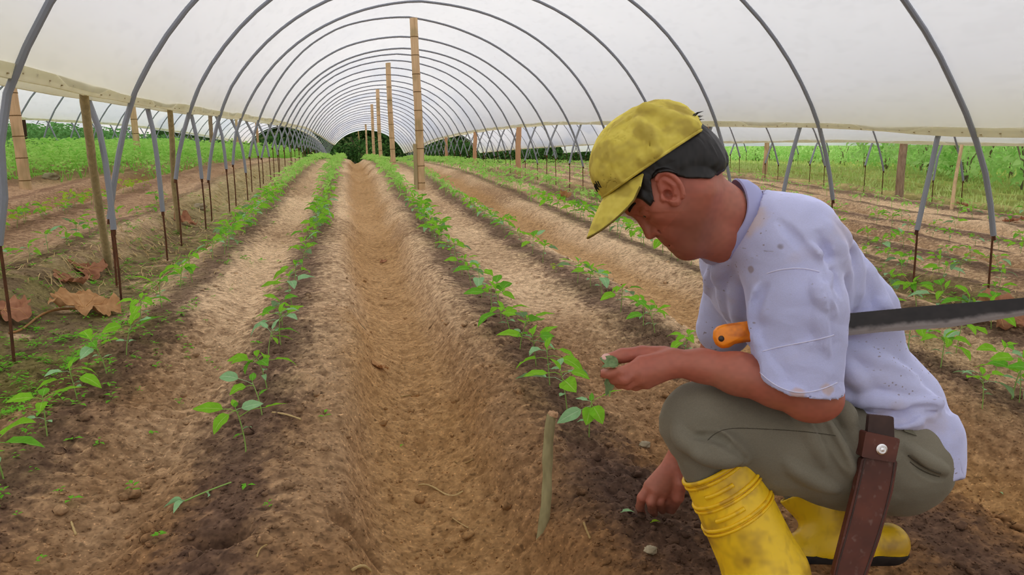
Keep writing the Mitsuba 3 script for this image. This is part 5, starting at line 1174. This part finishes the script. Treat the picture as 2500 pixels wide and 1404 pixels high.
pk = part(man, 'trousers', ply((to_world(pv), pf), 'pants', smooth=True))
for pts_ in ([(1728, 1075), (1760, 1052), (1830, 1046), (1940, 1052), (2040, 1064)],): seam(PANTF, pk, pts_, 'pants_seam', .0007, 40)
for pts_, r in (([(2218, 1112), (2250, 1136), (2296, 1156)], .0016), ([(2222, 1128), (2254, 1150), (2294, 1164)], .0011)): seam(PANTF, pk, pts_, 'pants_seam', r, 20, 'pocket_welt')
q = on_surface(PANTF, [(2204, 1032), (2212, 1046), (2222, 1058)], 6, .002)
if len(q) > 2:
    v = np.vstack([q - RT[:0].sum() + V([-.011, .004, 0]) * PS, q + V([.011, -.004, 0]) * PS, q + V([.011, -.004, -.004]) * PS, q + V([-.011, .004, -.004]) * PS]).reshape(4, len(q), 3).transpose(1, 0, 2).reshape(-1, 3)
    part(pk, 'belt_loop', ply((to_world(v), grid_faces(len(q), 4, True)), 'pants_hem', smooth=30))

# ---- the rubber boots
def boot_col(p, n, uv):
    m = M_.fbm(p.x * 13, p.y * 13, p.z * 13, 4); s2 = M_.fbm(p.x * 70, p.y * 70, p.z * 24, 2)
    c = M_.mix(srgb(220, 176, 12), srgb(238, 200, 40), M_.fbm(p.x * 5, p.y * 5, p.z * 5, 2))
    return M_.mix(c, srgb(146, 108, 40), dr.clip(M_.smoothstep(.44, .66, m) * .62 + M_.smoothstep(.55, .8, s2) * .22, 0, .85))
mat('boot', principled(mikit.proc(boot_col), .42, .45)); mat('boot_band', principled(mikit.proc(lambda p, n, uv: M_.mix(srgb(232, 188, 24), srgb(196, 152, 40), M_.smoothstep(.55, .8, M_.fbm(p.x * 40, p.y * 40, p.z * 40, 2)))), .4, .45))
mat('boot_sole', principled(mikit.proc(lambda p, n, uv: M_.mix(srgb(24, 24, 28), srgb(58, 50, 44), M_.fbm(p.x * 40, p.y * 40, p.z * 40, 3))), .8, .2))
def boot(axis, rs, heel, toe, groundn, parts_):
    """axis: shaft points from the rim to the ankle; heel, toe: the ends of the foot; all in camera space."""
    allp = np.array(list(axis) + [heel, toe]); lo, hi = allp.min(0) - .11 * PS, allp.max(0) + .11 * PS
    F_ = Field(lo, hi, .0040); F_.chain(axis, rs, .02); fd = unit(toe - heel); up = unit(axis[-2] - axis[-1]); dn = unit(groundn)
    F_.chain([heel - dn * .030 * PS, heel * .45 + toe * .55 - dn * .040 * PS, toe - dn * .030 * PS - fd * .034 * PS], V([.042, .043, .040]) * PS, .03)
    F_.cone(axis[-1], heel * .4 + toe * .6 - dn * .045 * PS, .048 * PS, .040 * PS, .04)
    P = F_.pts(); F_.D = np.maximum(F_.D, ((P - heel) @ dn - .0).astype(np.float32))
    a0 = unit(axis[0] - axis[1]); rim = (P - axis[0]) @ unit(a0 + (.17 if axis[0][2] < 1.8 else 0) * unit(np.cross(-a0, DEPTH))); F_.D = np.maximum(F_.D, rim.astype(np.float32))
    hollow = F_.like(); hollow.chain([axis[0] + a0 * .02, axis[1]], [rs[0] - .005, rs[1] - .006]); F_.D = np.maximum(F_.D, np.where(rim > -.018, -hollow.D, -1).astype(np.float32))
    v, f = F_.mesh(2); k = part(man, 'boot', ply((to_world(v), f), 'boot', smooth=True))
    # sole: the footprint of the foot, thick and dark
    S_ = Field(lo, hi, .0045); S_.chain([heel - dn * .030 * PS, heel * .45 + toe * .55 - dn * .040 * PS, toe - dn * .022 * PS - fd * .03 * PS], V([.046, .047, .040]) * PS, .03)
    Q = S_.pts(); g = (Q - heel) @ dn; S_.D = np.maximum(S_.D, np.maximum(g - (.012 + .016 * np.clip(1 - ((Q - heel) @ fd) / (.10 * PS), 0, 1)) * PS, -g - .008 * PS).astype(np.float32)); hl = (Q - heel) @ fd
    v, f = S_.mesh(1); part(k, 'sole', ply((to_world(v), f), 'boot_sole', smooth=35), 'black sole')
    return F_, k
def ring_on(axis, rs, t, tilt, r, parent, name='band', lift=.0, a0=0, a1=6.2832, m='boot_band'):
    d = unit(axis[1] - axis[0]); L = np.linalg.norm(axis[1] - axis[0]); s1 = unit(np.cross(d, DEPTH)); s2 = np.cross(d, s1)
    a = np.linspace(a0, a1, 56); R = rs[0] + (rs[1] - rs[0]) * t + lift
    p = axis[0] + d * L * t + R * (np.cos(a)[:, None] * s1 + np.sin(a)[:, None] * s2) + (d * tilt) * np.cos(a)[:, None]
    v, f = tube(p, r, 8, a1 - a0 < 6); part(parent, name, ply((to_world(v), f), m, smooth=True))
ax1 = [C(1746, 1130, 1.700), C(1872, 1404, 1.690), C(1905, 1490, 1.675)]; rs1 = V([.0655, .0735, .062]) * PS
B1, b1 = boot(ax1, rs1, C(1960, 1545, 1.66), C(1735, 1600, 1.66), -UP * 1.0 if False else V([0, -1.0, -.18]), None)
sh1 = [ax1[0], ax1[1]]; rr1 = rs1[:2] + .0012
for t, r in ((.008, .0042), (.050, .0030), (.215, .0034), (.252, .0028), (.410, .0034), (.447, .0028)): ring_on(sh1, rr1, t, .0115, r * PS, b1)
for t in (.135, .335): ring_on(sh1, rr1, t, .0115, .0040 * PS, b1, 'bar', .001, .80, 1.62)
ring = np.linspace(.47, 1.1, 20); d1 = unit(sh1[1] - sh1[0]); L1 = np.linalg.norm(sh1[1] - sh1[0]); s1 = unit(np.cross(d1, DEPTH)); s2 = np.cross(d1, s1)
an = 2.35; p = np.array([sh1[0] + d1 * L1 * t + (rr1[0] + .0005) * (math.cos(an) * s1 + math.sin(an) * s2) for t in ring]); v, f = tube(p, .0022 * PS, 6); part(b1, 'side_rib', ply((to_world(v), f), 'boot_band', smooth=True))
ax2 = [C(1968, 1188, 2.02), C(2024, 1272, 1.99), C(2062, 1312, 1.975)]; rs2 = V([.066, .050, .050]) * PS
B2, b2 = boot(ax2, rs2, C(2172, 1362, 1.965), C(1918, 1386, 1.965), V([-.02, -1.0, -.18]), None)

# ---------------------------------------------------------------- what he carries
def slab(front, thick, bulge=0.0, n=None):
    """A flat piece of leather or steel: its outline in camera space, given a thickness along the sight direction."""
    p = np.asarray(front, float); c = p.mean(0); N = len(p); nrm = V([0, 0, 1.0])
    v = np.vstack([p, p + nrm * thick, c - nrm * bulge, c + nrm * thick]); i = np.arange(N); j = (i + 1) % N
    f = np.vstack([np.stack([i, j, i * 0 + 2 * N], 1), np.stack([j + N, i + N, i * 0 + 2 * N + 1], 1), np.stack([i, i + N, j], 1), np.stack([j, i + N, j + N], 1)])
    return v, f
def rounded(poly, r=6, n=4):
    from shapely.geometry import Polygon
    g = Polygon(poly).buffer(-r).buffer(r, quad_segs=n); return np.array(g.exterior.coords)[:-1]
def px_slab(poly, D, thick, r=6, wD=(0, 0, 0)):
    q = rounded(poly, r); d = D + wD[0] * (q[:, 0] - wD[1]) + wD[2] * (q[:, 1] - 1100)
    return slab([C(x, y, dd) for (x, y), dd in zip(q, d)], thick)
def leather_col(p, n, uv):
    m = M_.fbm(p.x * 20, p.y * 20, p.z * 20, 4); w = M_.smoothstep(.60, .85, M_.fbm(p.x * 90, p.y * 90, p.z * 60, 3))
    return M_.mix(M_.mix(srgb(58, 36, 32), srgb(108, 58, 44), m), srgb(132, 112, 104), w * .35)
mat('leather', principled(mikit.proc(leather_col), .5, .35)); mat('leather_dark', principled(mikit.proc(lambda p, n, uv: M_.mix(srgb(48, 36, 34), srgb(84, 62, 56), M_.fbm(p.x * 40, p.y * 40, p.z * 40, 3))), .6, .3))
scene['mat_rivet'] = {'type': 'roughconductor', 'material': 'Al', 'alpha': .25}
DS = min(1.40 * PS, (PANTF.surf(2130, 1110) or 1.66) - .006)
t = thing('machete_sheath', 'long brown leather machete sheath hanging from the man\'s belt', 'sheath')
sh = [(2104, 1118), (2192, 1124), (2180, 1200), (2150, 1310), (2112, 1420), (2080, 1500), (2030, 1500), (2030, 1420), (2058, 1310), (2086, 1200)]
part(t, 'scabbard', ply((lambda q: (to_world(q[0]), q[1]))(px_slab(sh, DS - .012, .016, 8)), 'leather', smooth=25))
ed = [C(x, y, DS - .0125) for x, y in ((2112, 1122), (2094, 1200), (2066, 1310), (2038, 1420), (2034, 1490))]; v, f = tube(spline(ed, 20), .0018, 6); part(t, 'stitched_edge', ply((to_world(v), f), 'leather_dark', smooth=True))
ed = [C(x, y, DS - .0125) for x, y in ((2184, 1126), (2172, 1200), (2142, 1310), (2104, 1420), (2076, 1490))]; v, f = tube(spline(ed, 20), .0018, 6); part(t, 'stitched_edge', ply((to_world(v), f), 'leather_dark', smooth=True))
part(t, 'keeper', ply((lambda q: (to_world(q[0]), q[1]))(px_slab([(2114, 1054), (2198, 1072), (2186, 1130), (2103, 1116)], DS - .020, .028, 5)), 'leather', smooth=25), 'dark collar with a rivet')
part(t, 'belt_strap', ply((lambda q: (to_world(q[0]), q[1]))(px_slab([(2122, 1012), (2182, 1018), (2184, 1072), (2118, 1060)], DS - .010, .012, 5)), 'leather_dark', smooth=25))
rc = C(2152, 1097, DS - .0205)
prof = [(.0, .0), (.0115, .0), (.0115, -.002), (.0085, -.004), (.0075, -.0025), (.006, -.0025), (.0045, -.0052), (0.0001, -.0062)]
an = np.linspace(0, 2 * np.pi, 25)[:-1]; v = np.array([[rc[0] + r * math.cos(a), rc[1] + r * math.sin(a), rc[2] + z] for r, z in prof for a in an]); part(t, 'rivet', ply((to_world(v), grid_faces(len(prof), 24, True)), 'rivet', smooth=40), 'round metal rivet')

t = thing('machete', 'machete with orange handle clamped under the man\'s left arm', 'machete')
DM = 1.402 * PS
def blade():
    X = np.linspace(1860, 2640, 60); top = np.interp(X, [1860, 2030, 2250, 2500, 2640], [786, 769, 748, 727, 716]); bot = np.interp(X, [1860, 2045, 2150, 2320, 2500, 2590, 2640], [812, 822, 811, 799, 770, 752, 720])
    W = np.linspace(0, 1, 14); out = []
    for o in (0, 1):
        y = top[:, None] + (bot - top)[:, None] * W; x = X[:, None] + 0 * W; th = .0016 * np.minimum(1, (1 - W) / .18) + .0001
        D = DM - .02 * (x - 1860) / 780 + (th if o else -th)
        out.append(np.stack([(x - 1250) / FPX * D, (702 - y) / FPX * D, D], -1).reshape(-1, 3))
    f = grid_faces(60, 14); N = 60 * 14; rim = np.r_[np.arange(14), np.arange(1, 60) * 14 + 13, 59 * 14 + np.arange(12, -1, -1), np.arange(58, 0, -1) * 14]; r2 = np.roll(rim, -1)
    u = np.stack([np.repeat(np.linspace(0, 1, 60), 14), np.tile(W, 60)], 1)
    return np.vstack(out), np.vstack([f, f[:, ::-1] + N, np.stack([rim, rim + N, r2], 1), np.stack([r2, rim + N, r2 + N], 1)]), np.vstack([u, u])
mv, mf, mu = blade()
def blade_col(p, n, uv):
    a = M_.fbm(p.x * 60, p.y * 60, p.z * 60, 3)
    e = M_.smoothstep(.58, .86, uv.y + .30 * (a - .5))
    return M_.mix(M_.mix(srgb(26, 23, 25), srgb(48, 42, 42), a), srgb(140, 132, 130), e)
mat('blade', principled(mikit.proc(blade_col), .42, .35))
part(t, 'blade', ply((to_world(mv), mf), 'blade', uv=mu, smooth=False), 'dark steel blade with a worn bright edge')
from shapely.geometry import Polygon
hp = Polygon([(1740, 826), (1741, 808), (1750, 797), (1766, 792), (1808, 786), (1870, 778), (1930, 776), (1930, 826), (1870, 830), (1820, 836), (1794, 840), (1780, 849), (1762, 851), (1747, 842)]).buffer(-6).buffer(6)
rings = []
for ins, z in ((9, 0), (4, .006), (1, .011), (0, .016), (1, .021), (4, .026), (9, .032)):
    g = hp.buffer(-ins); q = np.array(g.exterior.coords)[:-1]; s = np.linspace(0, 1, 80, endpoint=False); L = g.exterior.length
    rings.append([g.exterior.interpolate(k * L) for k in s])
hv = np.array([[C(p_.x, p_.y, DM - .016 + z) for p_ in rg_] for rg_, z in zip(rings, (0, .006, .011, .016, .021, .026, .032))]).reshape(-1, 3)
n_ = len(hv); hv = np.vstack([hv, hv[:80].mean(0), hv[-80:].mean(0)]); i = np.arange(80); j = (i + 1) % 80
hf = np.vstack([grid_faces(7, 80, True), np.stack([j, i, i * 0 + n_], 1), np.stack([n_ - 80 + i, n_ - 80 + j, i * 0 + n_ + 1], 1)])
mat('orange', principled(mikit.proc(lambda p, n, uv: M_.mix(srgb(244, 142, 24), srgb(206, 110, 30), M_.smoothstep(.5, .75, M_.fbm(p.x * 40, p.y * 40, p.z * 40, 3)))), .35, .5)); mat('rivet_dark', principled(srgb(70, 58, 52), .4, .5, metallic=.6))
hk = part(t, 'handle', ply((to_world(hv), hf), 'orange', smooth=40), 'orange plastic handle')
m = trimesh.creation.icosphere(subdivisions=2, radius=.0062); part(hk, 'rivet', ply((to_world(m.vertices * V([1, 1, .5]) + C(1761, 827, DM - .0165)), m.faces), 'rivet_dark', smooth=True), 'dark rivet')

# seedlings pinched between thumb and finger
t = thing('held_seedling', 'limp seedling held between the man\'s thumb and fingers', 'seedling')
def cam_leaf(a, b, w, dz, m, cur):
    a, b = np.asarray(a), np.asarray(b); d = unit(b - a); L = np.linalg.norm(b - a); v, f = leaf_mesh(to_world(a[None])[0], to_world((a + d)[None])[0] - to_world(a[None])[0], L, w, cur, .5, .001, 10, 5, dz, 0)
    part(t, 'leaf', ply((v, f), m, smooth=True))
leafmat('leaf_limp', mikit.proc(lambda p, n, uv: M_.mix(srgb(96, 124, 80), srgb(150, 172, 124), M_.noise(p.x * 200, p.y * 200, p.z * 200))), .4, .5)
cam_leaf(K(1510, 893, 1.415), K(1466, 872, 1.418), .026, .9, 'leaf_limp', .3); cam_leaf(K(1508, 895, 1.408), K(1470, 893, 1.405), .026, .3, 'leaf_limp', .2); cam_leaf(K(1489, 918, 1.418), K(1482, 968, 1.418), .022, 1.2, 'leaf_limp', .2); cam_leaf(K(1494, 918, 1.425), K(1477, 958, 1.43), .022, .4, 'leaf_limp', .3)
v, f = tube(Kp([(1488, 968, 1.42), (1492, 915, 1.425), (1500, 893, 1.42), (1520, 884, 1.44)]), .0022, 6); part(t, 'stem', ply((to_world(v), f), 'stem', smooth=True))
